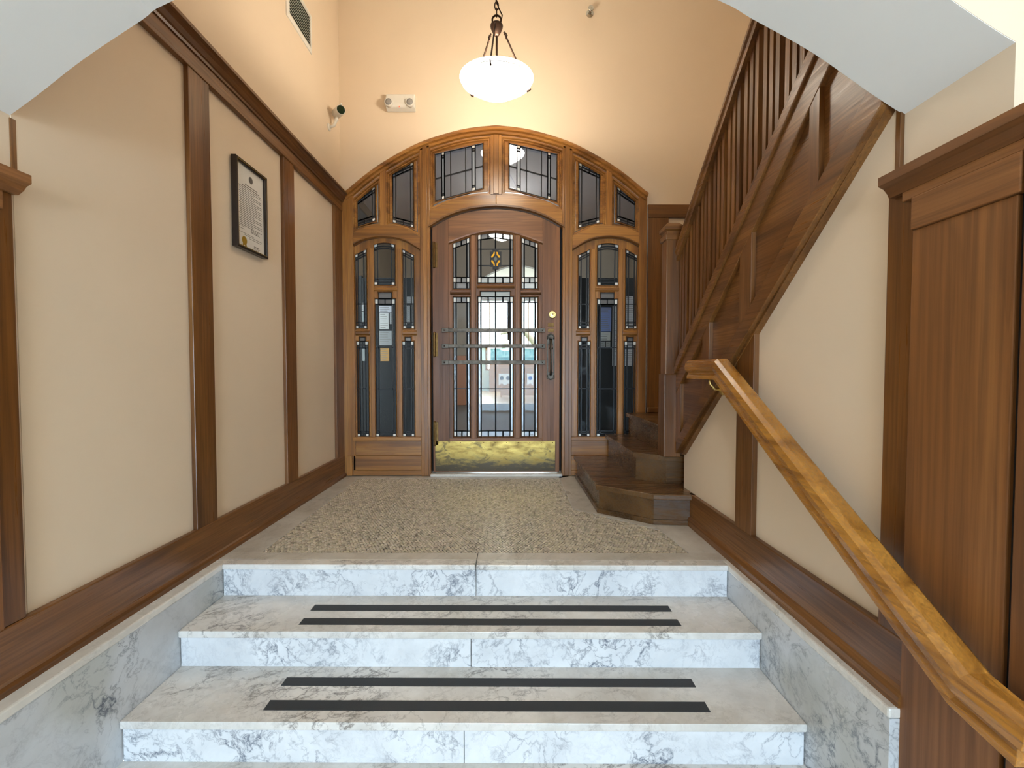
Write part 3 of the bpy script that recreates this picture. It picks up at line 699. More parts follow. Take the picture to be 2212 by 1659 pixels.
for k, (y0, y1, z) in enumerate(((1.825, 1.872, -RI), (1.935, 1.982, -RI), (1.552, 1.600, -2*RI), (1.676, 1.722, -2*RI))):
    tag(sbox(-.893, .724, y0, y1, z, z+.0016).build('anti_slip_strip', STRIP), STL[k], 'strip', 'anti-slip strips on the marble treads')
# ================================================================== LEFT WALL WOODWORK
wt = struct(empty('trim_3', (XL, 2.6, .18)), 'oak stiles, frieze and crown rail on the left wall', 'panelling')
for y0, y1 in ((2.015, 2.155), (2.845, 2.985), (3.665, YD+.03)): box(XL, XL+.022, y0, y1, .17, 2.30).build('stile', OAKD['z'], wt, .003)
box(XL, XL+.027, YF+.066, YD+.03, 2.285, 2.405).build('frieze', OAKD['y'], wt, .003)
cp = [(XL, 2.36), (XL+.034, 2.36), (XL+.036, 2.372), (XL+.042, 2.378), (XL+.052, 2.40), (XL+.062, 2.412), (XL+.066, 2.414), (XL+.075, 2.418), (XL+.075, 2.434), (XL, 2.44)]
mb = MB(); mb.rings([[(x, YF+.066, z) for x, z in cp], [(x, YD+.03, z) for x, z in cp]], True, True, True); mb.build('crown_rail', OAKD['y'], wt)
bl = struct(empty('baseboard_left', (XL, 2.6, 0)), 'oak baseboard with shoe moulding along the left wall', 'baseboard')
box(XL, XL+.026, .92, YD-.005, 0, .187).build('board', OAKD['y'], bl, .004)
mb = MB(); pr = [(XL+.025, 0), (XL+.040, 0), (XL+.040, .018), (XL+.034, .028), (XL+.026, .034), (XL+.025, .034)]
mb.rings([[(x, .92, z) for x, z in pr], [(x, YD-.012, z) for x, z in pr]], True, True, True); mb.build('shoe_moulding', OAKD['y'], bl)
# ---- right wall woodwork
br = struct(empty('baseboard_right', (XR, 1.9, 0)), 'oak baseboard with shoe moulding along the right wall', 'baseboard')
box(XR-.026, XR, 1.165, 2.62, 0, .185).build('board', OAKD['y'], br, .004)
mb = MB(); pr = [(XR-.024, 0), (XR-.042, 0), (XR-.042, .03), (XR-.034, .045), (XR-.026, .052), (XR-.024, .052)]
mb.rings([[(x, 1.165, z) for x, z in pr], [(x, 2.60, z) for x, z in pr]], True, True, True); mb.build('shoe_moulding', OAKD['y'], br)
rs = struct(empty('trim_4', (XR, 2.0, .18)), 'oak stile on the right wall between baseboard and stair stringer', 'panelling')
prism([(1.935, .18), (2.075, .18), (2.075, SB(2.075)+.02), (1.935, SB(1.935)+.02)], 'x', XR-.024, XR).build('stile', OAKD['z'], rs, .003)
# ---- arch pilasters
def pilaster(num, s_, label, k, zb, dy):
    xp = XPR if s_ > 0 else XPL
    X = lambda d: xp-s_*d           # d = distance proud of the painted pier
    t = struct(empty('trim_%d' % num, (xp, 1.1, zb)), label, 'panelling')
    def bx(name, d0, d1, y0, y1, z0, z1, mat, bev=.003):
        a, b = sorted((X(d0), X(d1))); return box(a, b, y0+dy, y1+dy, z0, z1).build(name, mat, t, bev)
    bx('corner_post', -.02, .034*k, 1.168, YF+.004-(.027 if s_ < 0 else 0), zb, 1.43, OAKD['z'])
    bx('panel', -.02, .046*k, .925, 1.168, zb, 1.29, OAKP['z'])
    bx('head_board', -.02, .054*k, .915, 1.166, 1.29, 1.375, OAKP['y'])
    bx('casing', -.20, .056*k, .86, .906, zb, 1.43, OAKP['z'])
    bx('gap_shade_strip', -.02, .036*k, .906, .925, zb, 1.40, BLACKM, 0)  # solid black strip put in for the shade of an open gap
    bx('frieze_board', -.02, .048*k, .87, 1.20, 1.375, 1.43, OAKP['y'])
    bx('corner_strip', -.004, .012 if s_ > 0 else .003, YF-.004, YF+.012, 1.45, 1.66, OAKD['z'], .001)  # thin dark strip along the pier corner above the cornice
    k2 = .9 if s_ < 0 else 1
    pr = [(X(0), 1.40), (X(.05*k), 1.40), (X(.056*k2), 1.412), (X(.066*k2), 1.424), (X(.078*k2), 1.430), (X(.082*k2), 1.432), (X(.082*k2), 1.456), (X(0), 1.462)]
    z_ = .03 if s_ < 0 else 0
    mb = MB(); mb.rings([[(x, .84+dy, z+z_) for x, z in pr], [(x, 1.238+dy, z+z_) for x, z in pr]], True, True, True); mb.build('cornice', OAKP['y'], t)
pilaster(5, 1, 'oak panelled pilaster with moulded cornice right of the steps', 1, FLOORZ, 0)
pilaster(6, -1, 'oak pilaster with moulded cornice at the left edge of the arch', .7, .187, .0645)
# ---- dado on far wall, right of the screen
dd = struct(empty('trim_7', (1.4, YD+.03, .3)), 'dark oak stile and rail on the far wall behind the newel post', 'panelling')
(x0, z1), (x1, z2) = T(1399, 440), T(1443, 469)
box(x0, XST, YD+.006, YD+.03, z2, z1).build('rail', OAKD['x'], dd, .003)
box(x0, x1, YD+.008, YD+.03, .3, z2).build('stile', OAKD['z'], dd, .003)
box(x0, x1+.02, YD-.006, YD+.03, .555, .60).build('base_moulding', OAKD['x'], dd, .006)
# ================================================================== STAIRCASE
sc = tag(empty('staircase', (1.4, 2.9, 0)), 'dark oak staircase with slatted balustrade rising on the right', 'staircase')
def step(pts, z0, z1, skirt):
    off_ = [Vector(p) for p in pts]; n = len(pts)
    prism(pts, 'z', z1-.034, z1).build('tread', OAKS['x'], sc, .006)
    inn = offset([(p[0]*1000, p[1]*1000) for p in pts], 22); inn = [(a/1000, b/1000) for a, b in inn]
    prism(inn, 'z', z0, z1-.034).build('riser', OAKS['x'], sc, .002)
    if skirt:
        o2 = [(a/1000, b/1000) for a, b in offset([(p[0]*1000, p[1]*1000) for p in pts], 8)]
        prism(o2, 'z', z0, z0+.03).build('skirting', OAKS['x'], sc, .004)
step([(.556, YD-.03), (.558, 2.813), (.856, 2.588), (1.098, 2.566), (1.5, 2.566), (1.5, YD-.03)], 0, .185, True)
step([(.829, YD-.03), (.834, 2.946), (1.013, 2.816), (1.115, 2.815), (1.6, 2.815), (1.6, YD-.03)], .185, .37, False)
step([(1.006, YD-.015), (1.012, 2.943), (1.15, 2.90), (2.14, 2.90), (2.14, YD-.015)], .37, .555, False)
step([(1.30, 3.4), (1.14, 2.78), (2.14, 2.78), (2.14, YD-.015), (1.9, YD-.015)], .555, .74, False)
k = 0; y = 2.80
while y-.21 > YF+.02:
    z = .74+.185*(k+1)
    box(1.13, 2.14, y-.235, y+.0, z-.034, z).build('tread', OAKS['x'], sc, .004)
    box(1.13, 2.14, y-.03, y-.012, z-.185, z-.034).build('riser', OAKS['x'], sc)
    k += 1; y -= .21
YT = YF+.004; YB = 2.79
XS0 = 1.05
# stringer: back board, frame members and shoe rail
sg = prism([(YT, SB(YT)), (2.72, SB(2.72)), (YB, SB(2.72)+.005), (YB, SH(YB)-.09), (YT, SH(YT)-.09)], 'x', XS0+.022, XR+.03).build('stringer_board', OAKD['y'], sc, .002)
def band(f0, f1, name, x0, x1, mat, ya=YT, yb=YB, bev=.003): return prism([(ya, f0(ya)), (yb, f0(yb)), (yb, f1(yb)), (ya, f1(ya))], 'x', x0, x1).build(name, mat, sc, bev)
band(lambda y: SB(min(y, 2.72)), lambda y: SB(y)+.115, 'bottom_band', XS0, XS0+.024, OAKD['y'], YT, 2.76)
band(lambda y: SH(y)-.215, lambda y: SH(y)-.09, 'top_band', XS0, XS0+.024, OAKD['y'])
for y0, y1 in ((1.515, 1.565), (1.925, 2.02), (2.32, 2.40), (2.70, 2.78)):
    prism([(y0, SB(y0)+.11), (y1, SB(y1)+.11), (y1, SH(y1)-.21), (y0, SH(y0)-.21)], 'x', XS0+.002, XS0+.024).build('stringer_stile', OAKD['z'], sc, .002)
band(lambda y: SH(y)-.092, lambda y: SH(y)-.045, 'shoe_rail', XS0-.012, XR+.03, OAKD['y'])
band(lambda y: SH(y)-.045, lambda y: SH(y), 'shoe_cap', XS0-.002, XR+.02, OAKD['y'], bev=.006)
# handrail
pr = [(-.034, -.085), (.034, -.085), (.034, -.05), (.042, -.035), (.042, -.012), (.03, 0), (-.03, 0), (-.042, -.012), (-.042, -.035), (-.034, -.05)]
mb = MB(); mb.rings([[(XS0+.03+a, yy, HR(yy)+b) for a, b in pr] for yy in (YT, YB+.01)], True, True, True); mb.build('handrail', OAKD['y'], sc)
# balusters, in threes
src = None; yb = 2.755; i = 0
while yb > YT+.02:
    z0, z1 = SH(yb)-.012, HR(yb)-.07
    prism([(yb-.013, SH(yb-.013)-.01), (yb+.013, SH(yb+.013)-.01), (yb+.013, HR(yb+.013)-.075), (yb-.013, HR(yb-.013)-.075)], 'x', XS0+.016, XS0+.044).build('baluster', OAKD['z'], sc)
    i += 1; yb -= (.043 if i % 3 else .062)
# newel
nx0, nx1, ny0, ny1 = .985, 1.078, 2.778, 2.872
nw = box(nx0, nx1, ny0, ny1, .37, 1.80).build('newel_post', OAKD['z'], sc, .006)
box(nx0-.008, nx1+.008, ny0-.008, ny1+.008, .37, .90).build('newel_base', OAKD['z'], nw, .006)
box(nx0-.008, nx1+.008, ny0-.008, ny1+.008, 1.74, 1.775).build('newel_collar', OAKD['x'], nw, .006)
mb = MB(); q = lambda e, z: [(nx0-e, ny0-e, z), (nx1+e, ny0-e, z), (nx1+e, ny1+e, z), (nx0-e, ny1+e, z)]
mb.rings([q(0, 1.795), q(.012, 1.805), q(.012, 1.825), q(-.012, 1.85)], True, True, True); mb.build('newel_cap', OAKD['x'], nw)
# ================================================================== WALL HANDRAIL
hr = tag(empty('wall_handrail', (.985, 1.5, .2)), 'golden oak handrail on brass brackets sloping down the right wall', 'handrail')
P_ = [(-.024, -.042), (.024, -.042), (.024, -.030), (.018, -.022), (.018, -.016), (.031, -.008), (.034, .008), (.030, .026), (.018, .036), (-.018, .036), (-.030, .026), (-.034, .008), (-.031, -.008), (-.018, -.016), (-.018, -.022), (-.024, -.030)]
path = [(.985, 2.37, .93), (.985, 2.045, .93), (.985, .915, .242), (.985, .825, .225), (1.28, .825, .225)]
MB().sweep(path, [(a*1.22, b*1.25) for a, b in P_]).build('rail', OAKG['y'], hr, .0015)
for by, bz in ((2.16, .885), (1.15, .345)):
    bk = MB().tube([(.985, by, bz+.004), (.988, by, bz-.03), (1.01, by, bz-.055), (1.045, by, bz-.06)], .007, 10).build('bracket', BRASS, hr, 0, True)
    box(.972, .998, by-.035, by+.035, bz-.002, bz+.006).build('saddle', BRASS, bk, .002)
    MB().lathe([(.001, -.012), (.012, -.010), (.026, -.002), (.028, .004)], (XS0-.004 if by > 2 else XR-.055, by, bz-.06), 'x', 18).build('rosette', BRASS, bk, 0, True)
# ================================================================== PENDANT LAMP
LX, LY = -.083, 2.9
def bowl_prof(k=1.0):
    p = [(.002, -.172), (.04, -.168), (.085, -.152), (.135, -.118), (.185, -.072), (.222, -.032), (.240, -.006), (.243, .006), (.236, .006), (.216, -.028), (.180, -.064), (.130, -.108), (.08, -.142), (.04, -.158), (.002, -.162)]
    return [(a*k*.98, b*k*.66) for a, b in p]
def pendant(loc, name, label, group, top, full=True, k=1.0):
    x, y, z = loc
    til = .085
    def tilt(mb): mb.v = [(a, b, c+til*(b-y)) for a, b, c in mb.v]; return mb
    t = tag(empty(name, (x, y, z-.175)), label, 'lamp', group)
    b = tilt(MB().lathe(bowl_prof(k), (x, y, z), 'z', 48)).build('bowl', LAMPG, t, 0, True)
    if full:
        tilt(MB().lathe([(.226, -.020), (.2285, -.018), (.227, -.015)], (x, y, z), 'z', 48, True)).build('rim_line', plain('opal_ridge', lin(200, 206, 208), .3), b, 0, True)
    hz = z+.318
    hub = MB().lathe([(.007, -.044), (.016, -.038), (.030, -.014), (.039, .008), (.041, .018), (.040, .024), (.034, .027), (.030, .034), (.024, .036)], (x, y, hz), 'z', 24).build('hub', BRONZE, t, 0, True)
    MB().lathe([(.0065, .0), (.0065, .36)], (x, y, z-.07), 'z', 8).build('stem', BRONZE, t)
    for a in (math.radians(20), math.radians(140), math.radians(262)):
        c_, s__ = math.cos(a), math.sin(a)
        rod = MB().tube([(x+.05*c_, y+.05*s__, hz-.005), (x+.222*k*c_, y+.222*k*s__, z-.012+til*.222*k*s__)], .0055, 8).build('rod', BRONZE, t)
        if full:
            MB().tube([(x+.05*c_, y+.05*s__, hz-.02), (x+.062*c_, y+.062*s__, hz-.008), (x+.072*c_, y+.072*s__, hz-.02), (x+.062*c_, y+.062*s__, hz-.045)], .004, 6).build('hook', BRONZE, rod)
            tilt(MB().tube([(x+.226*k*c_, y+.226*k*s__, z-.012), (x+.24*k*c_, y+.24*k*s__, z-.016), (x+.228*k*c_, y+.228*k*s__, z-.026), (x+.212*k*c_, y+.212*k*s__, z-.034)], [.004, .004, .005, .008], 8)).build('clip', BRONZE, rod, 0, True)
    MB().tube([(x+.028*math.cos(u), y, hz+.058+.028*math.sin(u)) for u in [i*2*math.pi/20 for i in range(21)]], .006, 8, False).build('ring', BRONZE, t, 0, True)
    zc = hz+.08; i = 0
    while zc < top and i < 60:
        L = []
        for u in [j*2*math.pi/16 for j in range(17)]:
            a, b2 = .012*math.cos(u), .026*math.sin(u)
            L.append((x+(a if i % 2 else 0), y+(0 if i % 2 else a), zc+.024+b2))
        MB().tube(L, .0038, 6, False).build('chain_link', BRONZE, t, 0, True)
        zc += .042; i += 1
    MB().tube([(x+.028, y, hz+.045), (x+.036, y+.004, hz+.09), (x+.012, y+.006, hz+.14), (x-.012, y+.004, hz+.21), (x+.008, y-.004, hz+.29), (x-.008, y, hz+.36), (x+.004, y, top)], .004, 6).build('cord', BRONZE, t, 0, True)
    MB().lathe([(.06, 0), (.055, -.02), (.02, -.035)], (x, y, top), 'z', 20).build('ceiling_canopy', BRONZE, t, 0, True)
    return t
LZ = 2.80
pendant((LX, LY, LZ), 'pendant_lamp', 'white glass bowl pendant lamp hanging on a chain before the arch', 'bowl pendants', CEIL)
point('pendant_bulb_light', (LX-.08, LY, LZ+.02), 14, (1, .87, .69), .04)
point('pendant_bulb_light', (LX+.08, LY, LZ+.02), 14, (1, .87, .69), .04)
# ================================================================== WALL FITTINGS
# framed certificate on the left wall
y0, y1, z0, z1 = 2.336, 2.63, 1.577, 2.05
ct = tag(empty('framed_certificate', (XL, (y0+y1)/2, z0)), 'framed printed certificate with gold seal on the left wall', 'picture')
XF = XL+.018
fr_ = MB(); o_ = [(y0, z0), (y1, z0), (y1, z1), (y0, z1)]
ins = lambda d: [(y0+d, z0+d), (y1-d, z0+d), (y1-d, z1-d), (y0+d, z1-d)]
fr_.rings([[(x, a, b) for a, b in ins(d)] for d, x in ((0, XF-.012), (0, XF+.014), (.004, XF+.018), (.010, XF+.018), (.013, XF+.012), (.018, XF+.010), (.018, XF-.012))])
fr_.build('frame', BLACKF, ct)
MB().rings([[(XF+.0185, a, b) for a, b in ins(d)] for d in (.0105, .0125)]).build('frame_gilt_line', GOLD, ct)
pa = box(XF-.002, XF, y0+.016, y1-.016, z0+.016, z1-.016).build('paper', PAPER, ct)
tx = MB(); w = y1-y0
def line(z, a, b, h=.0035): tx.box(XF, XF+.0006, y0+w*a, y0+w*b, z-h/2, z+h/2)
zz = z1-.125
line(zz+.012, .34, .74, .004); line(zz, .25, .80, .004)
for i in range(22):
    zz -= .0098
    line(zz, .14 if i % 3 == 0 else .17, .87 if i % 3 < 2 else random.uniform(.5, .85), .0028)
line(z0+.125, .14, .32, .002); line(z0+.112, .14, .30, .002); line(z0+.112, .52, .80, .002)
line(z0+.092, .14, .60, .002); line(z0+.084, .30, .86, .002); line(z0+.074, .45, .84, .002)
line(z0+.042, .60, .76, .004); line(z0+.034, .58, .80, .002); line(z0+.027, .62, .76, .002)
tx.tube([(XF+.0006, y0+w*(.50+.02*i), z0+.12+.010*math.sin(i*1.9)) for i in range(14)], .0009, 4)
tx.build('printed_text', INK, pa)
MB().lathe([(.001, .0008), (.017, .0008), (.019, 0)], (XF, y0+w*.53, z1-.072), 'x', 20).build('emblem', INK, pa)
MB().lathe([(.001, .0012), (.018, .0012), (.021, .0006), (.023, 0)], (XF, y0+w*.30, z0+.052), 'x', 22).build('gold_seal', GOLD, pa)
MB().prism([(y0+w*.25, z0+.04), (y0+w*.30, z0+.035), (y0+w*.35, z0+.04), (y0+w*.36, z0+.018), (y0+w*.32, z0+.024), (y0+w*.30, z0+.03), (y0+w*.28, z0+.024), (y0+w*.24, z0+.018)], 'x', XF, XF+.001).build('seal_ribbon', GOLD, pa)
MB().add([(XF+.004, y0+.014, z0+.014), (XF+.004, y1-.014, z0+.014), (XF+.004, y1-.014, z1-.014), (XF+.004, y0+.014, z1-.014)], [(0, 1, 2, 3)]).build('glazing', glass('picture_glass', (.99, .99, .99), .9, .01, 1.3), ct)
# vent grille
y0, y1, z0, z1 = 2.95, 3.32, 3.245, 3.525
vt = tag(empty('vent_grille', (XL, 3.13, z0)), 'white framed air vent grille high on the left wall', 'vent')
vf = MB(); ins = lambda d: [(y0+d, z0+d), (y1-d, z0+d), (y1-d, z1-d), (y0+d, z1-d)]
vf.rings([[(XL+x, a, b) for a, b in ins(d)] for d, x in ((0, 0), (.001, .006), (.028, .012), (.030, .010), (.030, 0))]); vf.build('frame', PLASTIC, vt)
box(XL, XL+.001, y0+.028, y1-.028, z0+.028, z1-.028).build('duct_backing', BLACKM, vt)
n = 11
for i in range(n):
    zc = z0+.04+(z1-z0-.08)*i/(n-1)
    MB().prism([(XL+.001, zc+.006), (XL+.010, zc-.004), (XL+.0105, zc-.002), (XL+.0015, zc+.008)], 'y', y0+.029, y1-.029).build('louvre', PLASTIC, vt)
# bullet camera
bc = tag(empty('security_camera', (XL, 3.62, 2.85)), 'white bullet security camera in the upper left corner', 'camera')
MB().lathe([(.028, 0), (.028, .006), (.018, .012)], (XL, 3.62, 2.885), 'x', 18).build('wall_plate', PLASTIC, bc, 0, True)
ar = MB().tube([(XL+.008, 3.62, 2.885), (XL+.04, 3.625, 2.90), (XL+.055, 3.63, 2.94), (XL+.06, 3.635, 2.975)], .011, 10).build('arm', PLASTIC, bc, 0, True)
MB().lathe([(.001, -.016), (.016, -.008), (.016, .008), (.001, .016)], (XL+.058, 3.632, 2.955), 'y', 14).build('ball_joint', PLASTIC, ar, 0, True)
dv = Vector((.55, -.80, -.24)).normalized(); c0 = Vector((XL+.035, 3.69, 3.03))
bd = MB().tube([c0-dv*.0, c0+dv*.005, c0+dv*.15, c0+dv*.155], [.026, .036, .036, .033], 20).build('body', PLASTIC, bc, 0, False)
MB().tube([c0+dv*.1552, c0+dv*.158], [.031, .031], 20).build('lens_window', plain('dark_green_lens', lin(10, 40, 22), .08), bd)
MB().tube([c0+dv*.03+Vector((0, 0, .037)), c0+dv*.175+Vector((0, 0, .040))], .006, 8).build('sun_hood_rib', PLASTIC, bd)
# emergency light on the far wall
WY = YD+.03
ex0, ex1, ez0, ez1 = -1.045, -.803, 3.132, 3.262
em = tag(empty('emergency_light', (-.92, WY, ez0)), 'white twin-head emergency light on the far wall', 'light')
prism([(WY, ez0+.004), (WY-.02, ez0), (WY-.062, ez0+.012), (WY-.072, ez0+.035), (WY-.055, ez1-.008), (WY-.045, ez1), (WY, ez1)], 'x', ex0, ex1).build('housing', PLASTIC, em, .006)
for xx_ in (ex0+.028, ex1-.036):
    hd = MB().lathe([(.036, .02), (.036, -.012), (.031, -.02), (.026, -.012), (.001, -.008)], (xx_, WY-.07, ez0+.045), 'y', 22).build('lamp_head', PLASTIC, em, 0, True)
    MB().lathe([(.030, -.014), (.012, -.019), (.001, -.019)], (xx_, WY-.07, ez0+.045), 'y', 20).build('lens', plain('prismatic_lens', lin(150, 146, 142), .15), hd, 0, True)
MB().lathe([(.006, 0), (.005, -.004), (.001, -.005)], (-.93, WY-.063, ez0+.016), 'y', 10).build('indicator', plain('red_led', lin(220, 60, 40), .3, 0, **{'Emission Color': (1, .1, .05, 1), 'Emission Strength': 1.5}), em)
# sprinkler
sx_, sz_ = .686, 3.969
sp = tag(empty('sprinkler_head', (sx_, WY, sz_-.03)), 'chrome sidewall sprinkler head high on the far wall', 'sprinkler')
CH = plain('chrome', lin(190, 186, 176), .2, 1)
MB().lathe([(.032, 0), (.032, -.006), (.018, -.012), (.012, -.012), (.012, -.03), (.008, -.03)], (sx_, WY, sz_), 'y', 20).build('escutcheon', CH, sp, 0, False)
for s_ in (-1, 1): MB().tube([(sx_+s_*.010, WY-.028, sz_), (sx_+s_*.018, WY-.042, sz_), (sx_+s_*.010, WY-.058, sz_), (sx_, WY-.062, sz_)], .0035, 6).build('frame_arm', CH, sp)
MB().tube([(sx_, WY-.03, sz_), (sx_, WY-.058, sz_)], .004, 8).build('glass_bulb', plain('red_bulb', lin(120, 40, 30), .1), sp)
MB().lathe([(.001, -.064), (.022, -.064), (.024, -.062), (.001, -.060)], (sx_, WY, sz_), 'y', 14).build('deflector', CH, sp)
# ================================================================== BEYOND THE DOOR
HY0, HY1, FY1, HC = YD+.16, 12.3, 20.0, 4.6
struct(box(-3.2, 3.2, HY0, HY1, -.1, -.001).build('floor_hall', CARPET), 'brown carpeted floor of the hall behind the door', 'floor')
struct(box(-3.3, -3.2, HY0, HY1, 0, HC).build('wall_hall_left', TAUPE), 'taupe left wall of the hall behind the door', 'wall')
struct(box(3.2, 3.3, HY0, HY1, 0, HC).build('wall_hall_right', TAUPE), 'taupe right wall of the hall behind the door', 'wall')
struct(box(-3.3, 3.3, HY0, HY1, HC, HC+.1).build('ceiling_hall', paint('paint_hall_ceiling', lin(176, 176, 182), .7)), 'pale ceiling of the hall behind the door', 'ceiling')
ho = [(1.5-2.5*i/12, 3.35+.5*math.sin(math.pi*i/12)) for i in range(13)]
struct(prism([(3.3, 0), (3.3, HC), (-3.3, HC), (-3.3, 0), (-1.0, 0)]+list(reversed(ho))+[(1.5, 0)], 'y', HY1, HY1+.2).build('wall_hall_end', TAUPE), 'taupe end wall of the hall with its wide arched opening', 'wall')
FLW = NT('far_wood_floor'); FLW.set(FLW.ramp(FLW.noise(FLW.coord((6, .6, 1)), 3, 3), [(.3, lin(190, 156, 116)), (.7, lin(222, 190, 150))]), .25)
struct(box(-4, 4, HY1, FY1, -.1, 0).build('floor_far_room', FLW.m), 'light wood floor of the bright far room', 'floor')
struct(box(-4.1, -4, HY1+.2, FY1, 0, 4.4).build('wall_far_room_left', PALE), 'pale left wall of the bright far room', 'wall')
struct(box(4, 4.1, HY1+.2, FY1, 0, 4.4).build('wall_far_room_right', PALE), 'pale right wall of the bright far room', 'wall')
struct(box(-4.1, 4.1, HY1+.2, FY1, 4.4, 4.5).build('ceiling_far_room', WHITE), 'white ceiling of the bright far room', 'ceiling')
WN = [(-1.7, -.1, 2.1, 4.1), (.0, 1.7, 2.1, 4.1), (-1.0, 1.7, 1.0, 1.98)]
rct = lambda a, b, c_, d_: [(a, c_), (b, c_), (b, d_), (a, d_)]
fw = struct(prism([rct(-4.1, 4.1, 0, 4.5)]+[rct(*w_) for w_ in WN], 'y', FY1, FY1+.2).build('wall_far_room_end', PALE), 'pale end wall of the far room with bright windows', 'wall')
for k, (a, b, c_, d_) in enumerate(WN):
    w_ = struct(empty('window_%d' % (9+k), ((a+b)/2, FY1, c_)), ['bright upper left window of the far room', 'bright upper right window of the far room', 'wide low window of the far room behind the posters'][k], 'window')
    MB().prism([rct(a-.09, b+.09, c_-.07, d_+.07), rct(a, b, c_, d_)], 'y', FY1-.03, FY1+.02).build('window_frame', OAKG['z'], w_)
    box((a+b)/2-.02, (a+b)/2+.02, FY1+.02, FY1+.06, c_, d_).build('muntin', OAKG['z'], w_)
    box(a, b, FY1+.06, FY1+.066, c_, d_).build('pane', G_CLEAR, w_)
area('far_room_daylight', (0, FY1-.15, 2.6), (math.radians(-90), 0, 0), 3.2, 2.8, 130, (.9, .96, 1))
# outside: lawn, shrubs and a leaning tree
struct(box(-12, 12, FY1+.2, 40, -.3, -.1).build('ground_outside', plain('lawn', lin(120, 140, 84), .9)), 'lawn outside the far windows', 'ground')
LEAF = NT('leaf_green'); LEAF.set(LEAF.ramp(LEAF.noise(LEAF.coord(), 6, 3), [(.3, lin(74, 104, 52)), (.7, lin(150, 180, 96))]), .7); LEAF = LEAF.m
for k, (x, y, r_, h_) in enumerate(((-2.0, 22.4, .85, 2.5), (.05, 23.2, .8, 2.45), (2.1, 22.2, .85, 2.55))):
    t = tag(empty('shrub', (x, y, -.1)), ['leafy shrub outside the far windows, leftmost', 'leafy shrub outside the far windows, in the middle', 'leafy shrub outside the far windows, rightmost'][k], 'shrub', 'shrubs outside the far windows')
    mb = MB()
    for i in range(420):
        u, v_ = random.uniform(0, 2*math.pi), random.random()
        rr = r_*math.sqrt(1-(v_*.9)**2)*random.uniform(.8, 1.05); z = .3+v_*(h_-.4)
        c3 = Vector((x+rr*math.cos(u), y+rr*math.sin(u), z)); d1 = Vector((random.gauss(0, 1), random.gauss(0, 1), random.gauss(0, 1))).normalized()*.11; d2 = d1.cross(Vector((random.gauss(0, 1), random.gauss(0, 1), .3))).normalized()*.05
        mb.add([c3-d1, c3+d2, c3+d1, c3-d2], [(0, 1, 2, 3)])
    f_ = mb.build('foliage', LEAF, t); f_['kind'] = 'stuff'
    MB().tube([(x, y, -.1), (x+.03, y, .8), (x-.05, y, 1.6)], [.06, .05, .03], 8).build('stem', OAKS['z'], t)
tag(MB().tube([(2.6, 24, -.1), (1.9, 24, 1.8), (.9, 23.9, 3.0), (.1, 23.8, 3.1), (-.5, 23.8, 2.9)], [.25, .22, .18, .13, .06], 12).build('tree_limb', plain('bark', lin(150, 134, 120), .9), None, 0, True), 'pale leaning tree limb outside the far windows', 'tree')
# hall pendants
for k, (px, py, yy, lab) in enumerate(((1086, 348, 5.6, 'nearer white bowl pendant seen through the transom lights'), (1084, 516, 9.0, 'farther white bowl pendant seen through the door glass'))):
    x, z = onY(px, py, yy)
    pendant((x, yy, z+.09), 'pendant_lamp', lab, 'bowl pendants', HC, False, 1.15)
point('hall_bulb_light', (0, 5.6, 3.95), 14, (1, .9, .76), .08); point('hall_bulb_light', (0, 9.0, 3.95), 30, (1, .9, .76), .08)
# bookcase at the hall's end
bw = plain('orange_wood', lin(150, 84, 36), .4)
bk = tag(empty('bookcase', (-1.75, 11.8, 0)), 'orange-brown wooden bookcase at the left end of the hall', 'bookcase')
for a, b in ((-2.3, -2.27), (-1.44, -1.17)): box(a, b, 11.75, 12.1, 0, 1.32).build('side_panel', bw, bk, .003)
for z in (0.05, .36, .68, 1.0, 1.29): box(-2.27, -1.44, 11.76, 12.1, z, z+.025).build('shelf', bw, bk)
box(-2.27, -1.44, 12.08, 12.1, 0, 1.32).build('back_panel', bw, bk)
bcols = [plain('book_%d' % i, c_, .6) for i, c_ in enumerate((lin(90, 40, 34), lin(40, 52, 80), lin(180, 170, 150), lin(60, 80, 60), lin(40, 36, 34)))]
x = -1.47
for i in range(9):
    w_ = random.uniform(.025, .045)
    tag(box(x-w_, x-.003, 11.80, 11.98, .705, .705+random.uniform(.18, .24)).build('book', bcols[i % 5]), 'book on the orange bookcase shelf, '+['rightmost', 'second', 'third', 'fourth', 'fifth', 'sixth', 'seventh', 'eighth', 'leftmost'][i]+(' from the right' if 0 < i < 8 else ''), 'book', 'books in the hall bookcase'); x -= w_
# desk with pennants, posters, far shelf
ds = tag(empty('reading_desk', (.75, 15.6, 0)), 'tan wooden desk in the far room hung with pennants', 'desk')
dw = plain('tan_wood', lin(186, 142, 92), .45)
box(-.35, 1.5, 15.3, 16.0, .98, 1.03).build('desk_top', dw, ds, .004); box(-.3, 1.45, 15.36, 15.39, .05, .98).build('front_panel', dw, ds, .003)
for a in (-.32, 1.42): box(a, a+.05, 15.34, 15.95, 0, .98).build('side_panel', dw, ds, .003)
BLUE = plain('blue_emblem', lin(60, 90, 170), .6)
for k, (x, lab) in enumerate(((-.42+.15, 'white pennant on the desk front, leftmost'), (-.05, 'white pennant on the desk front, second from left'), (.72, 'white pennant with blue emblem on the desk front'))):
    p_ = tag(prism([(x-.11, .40), (x, .48), (x+.11, .40), (x+.11, .82), (x-.11, .82)], 'y', 15.310, 15.325).build('pennant', PAPER), lab, 'pennant', 'pennants on the desk')
    e_ = MB().lathe([(.001, -.004), (.065, -.004), (.07, 0)], (x, 15.308, .66), 'y', 14); e_.build('emblem', BLUE if k == 2 else INK, p_)
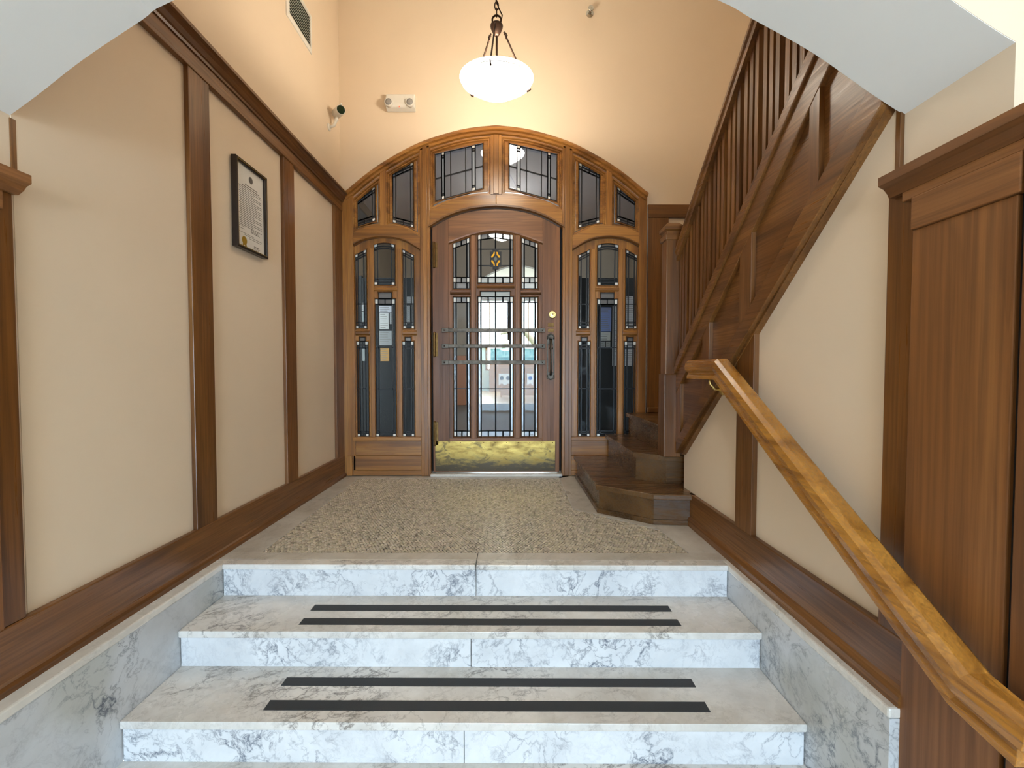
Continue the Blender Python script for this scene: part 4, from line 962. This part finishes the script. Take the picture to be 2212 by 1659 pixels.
TEAL = NT('teal_print'); TEAL.set(TEAL.ramp(TEAL.noise(TEAL.coord(), 9, 3), [(.42, lin(90, 176, 190)), (.6, lin(170, 222, 226))]), .6); TEAL = TEAL.m
for x0_, x1_, lab in ((-.85, .12, 'teal printed poster standing before the low window, left one'), (.5, 1.2, 'teal printed poster standing before the low window, right one')):
    t = tag(box(x0_, x1_, 19.6, 19.62, 1.28, 1.92).build('poster', TEAL), lab, 'poster', 'teal posters by the window')
    for i in range(3): box(x0_+.1, x1_-.1, 19.595, 19.6, 1.36+.06*i, 1.38+.06*i).build('printed_line', plain('teal_dark', lin(40, 110, 130), .6), t)
tag(box(-.9, 1.3, 19.5, 19.8, 0, 1.28).build('window_bench', dw, None, .01), 'tan wooden bench ledge carrying the teal posters', 'bench')
# notice boards behind the sidelights
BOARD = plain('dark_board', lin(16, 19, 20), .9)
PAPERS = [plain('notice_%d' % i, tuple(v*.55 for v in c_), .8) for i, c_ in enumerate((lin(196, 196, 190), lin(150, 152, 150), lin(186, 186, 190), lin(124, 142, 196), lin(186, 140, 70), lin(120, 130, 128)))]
NB = 4.62
for s_ in (0, 1):
    (x0, _), (x1, _) = onY(772 if s_ == 0 else 1246, 700, NB), onY(906 if s_ == 0 else 1400, 700, NB)
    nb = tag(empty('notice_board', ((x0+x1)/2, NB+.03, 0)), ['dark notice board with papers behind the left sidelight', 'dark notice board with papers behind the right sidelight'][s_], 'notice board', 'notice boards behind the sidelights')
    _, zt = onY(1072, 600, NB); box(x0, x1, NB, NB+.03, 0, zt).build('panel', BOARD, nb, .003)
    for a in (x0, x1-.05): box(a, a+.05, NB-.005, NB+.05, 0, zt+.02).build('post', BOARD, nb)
    sheets = [(819, 661, 847, 675, 2), (820, 676, 840, 711, 0), (842, 676, 848, 700, 1), (819, 715, 847, 746, 1), (822, 752, 841, 780, 4), (777, 655, 787, 672, 1), (777, 674, 787, 698, 5), (879, 641, 893, 655, 1), (879, 660, 886, 698, 1), (780, 752, 789, 780, 5)] if s_ == 0 else \
             [(1295, 664, 1320, 716, 3), (1296, 718, 1318, 736, 0), (1296, 738, 1307, 750, 1), (1309, 738, 1318, 750, 1), (1323, 662, 1332, 790, 2), (1349, 640, 1373, 790, 2)]
    names = ['wide white notice at the top of the left notice board', 'tall white sheet below the top notice on the left board', 'narrow grey slip beside the tall white sheet on the left board', 'grey printed sheet in the middle of the left board', 'orange-brown notice lowest on the left board', 'small grey notice high in the outer strip of the left sidelight', 'grey-green slip under the small outer notice on the left board', 'small grey notice highest in the inner strip of the left sidelight', 'tall grey slip in the inner strip of the left sidelight', 'grey-green slip low in the outer strip of the left sidelight'] if s_ == 0 else \
            ['tall blue notice behind the right sidelight', 'white card under the blue notice on the right board', 'small grey card, left of the pair under the white card', 'small grey card, right of the pair under the white card', 'long narrow pale strip beside the blue notice', 'tall white list behind the outer strip of the right sidelight']
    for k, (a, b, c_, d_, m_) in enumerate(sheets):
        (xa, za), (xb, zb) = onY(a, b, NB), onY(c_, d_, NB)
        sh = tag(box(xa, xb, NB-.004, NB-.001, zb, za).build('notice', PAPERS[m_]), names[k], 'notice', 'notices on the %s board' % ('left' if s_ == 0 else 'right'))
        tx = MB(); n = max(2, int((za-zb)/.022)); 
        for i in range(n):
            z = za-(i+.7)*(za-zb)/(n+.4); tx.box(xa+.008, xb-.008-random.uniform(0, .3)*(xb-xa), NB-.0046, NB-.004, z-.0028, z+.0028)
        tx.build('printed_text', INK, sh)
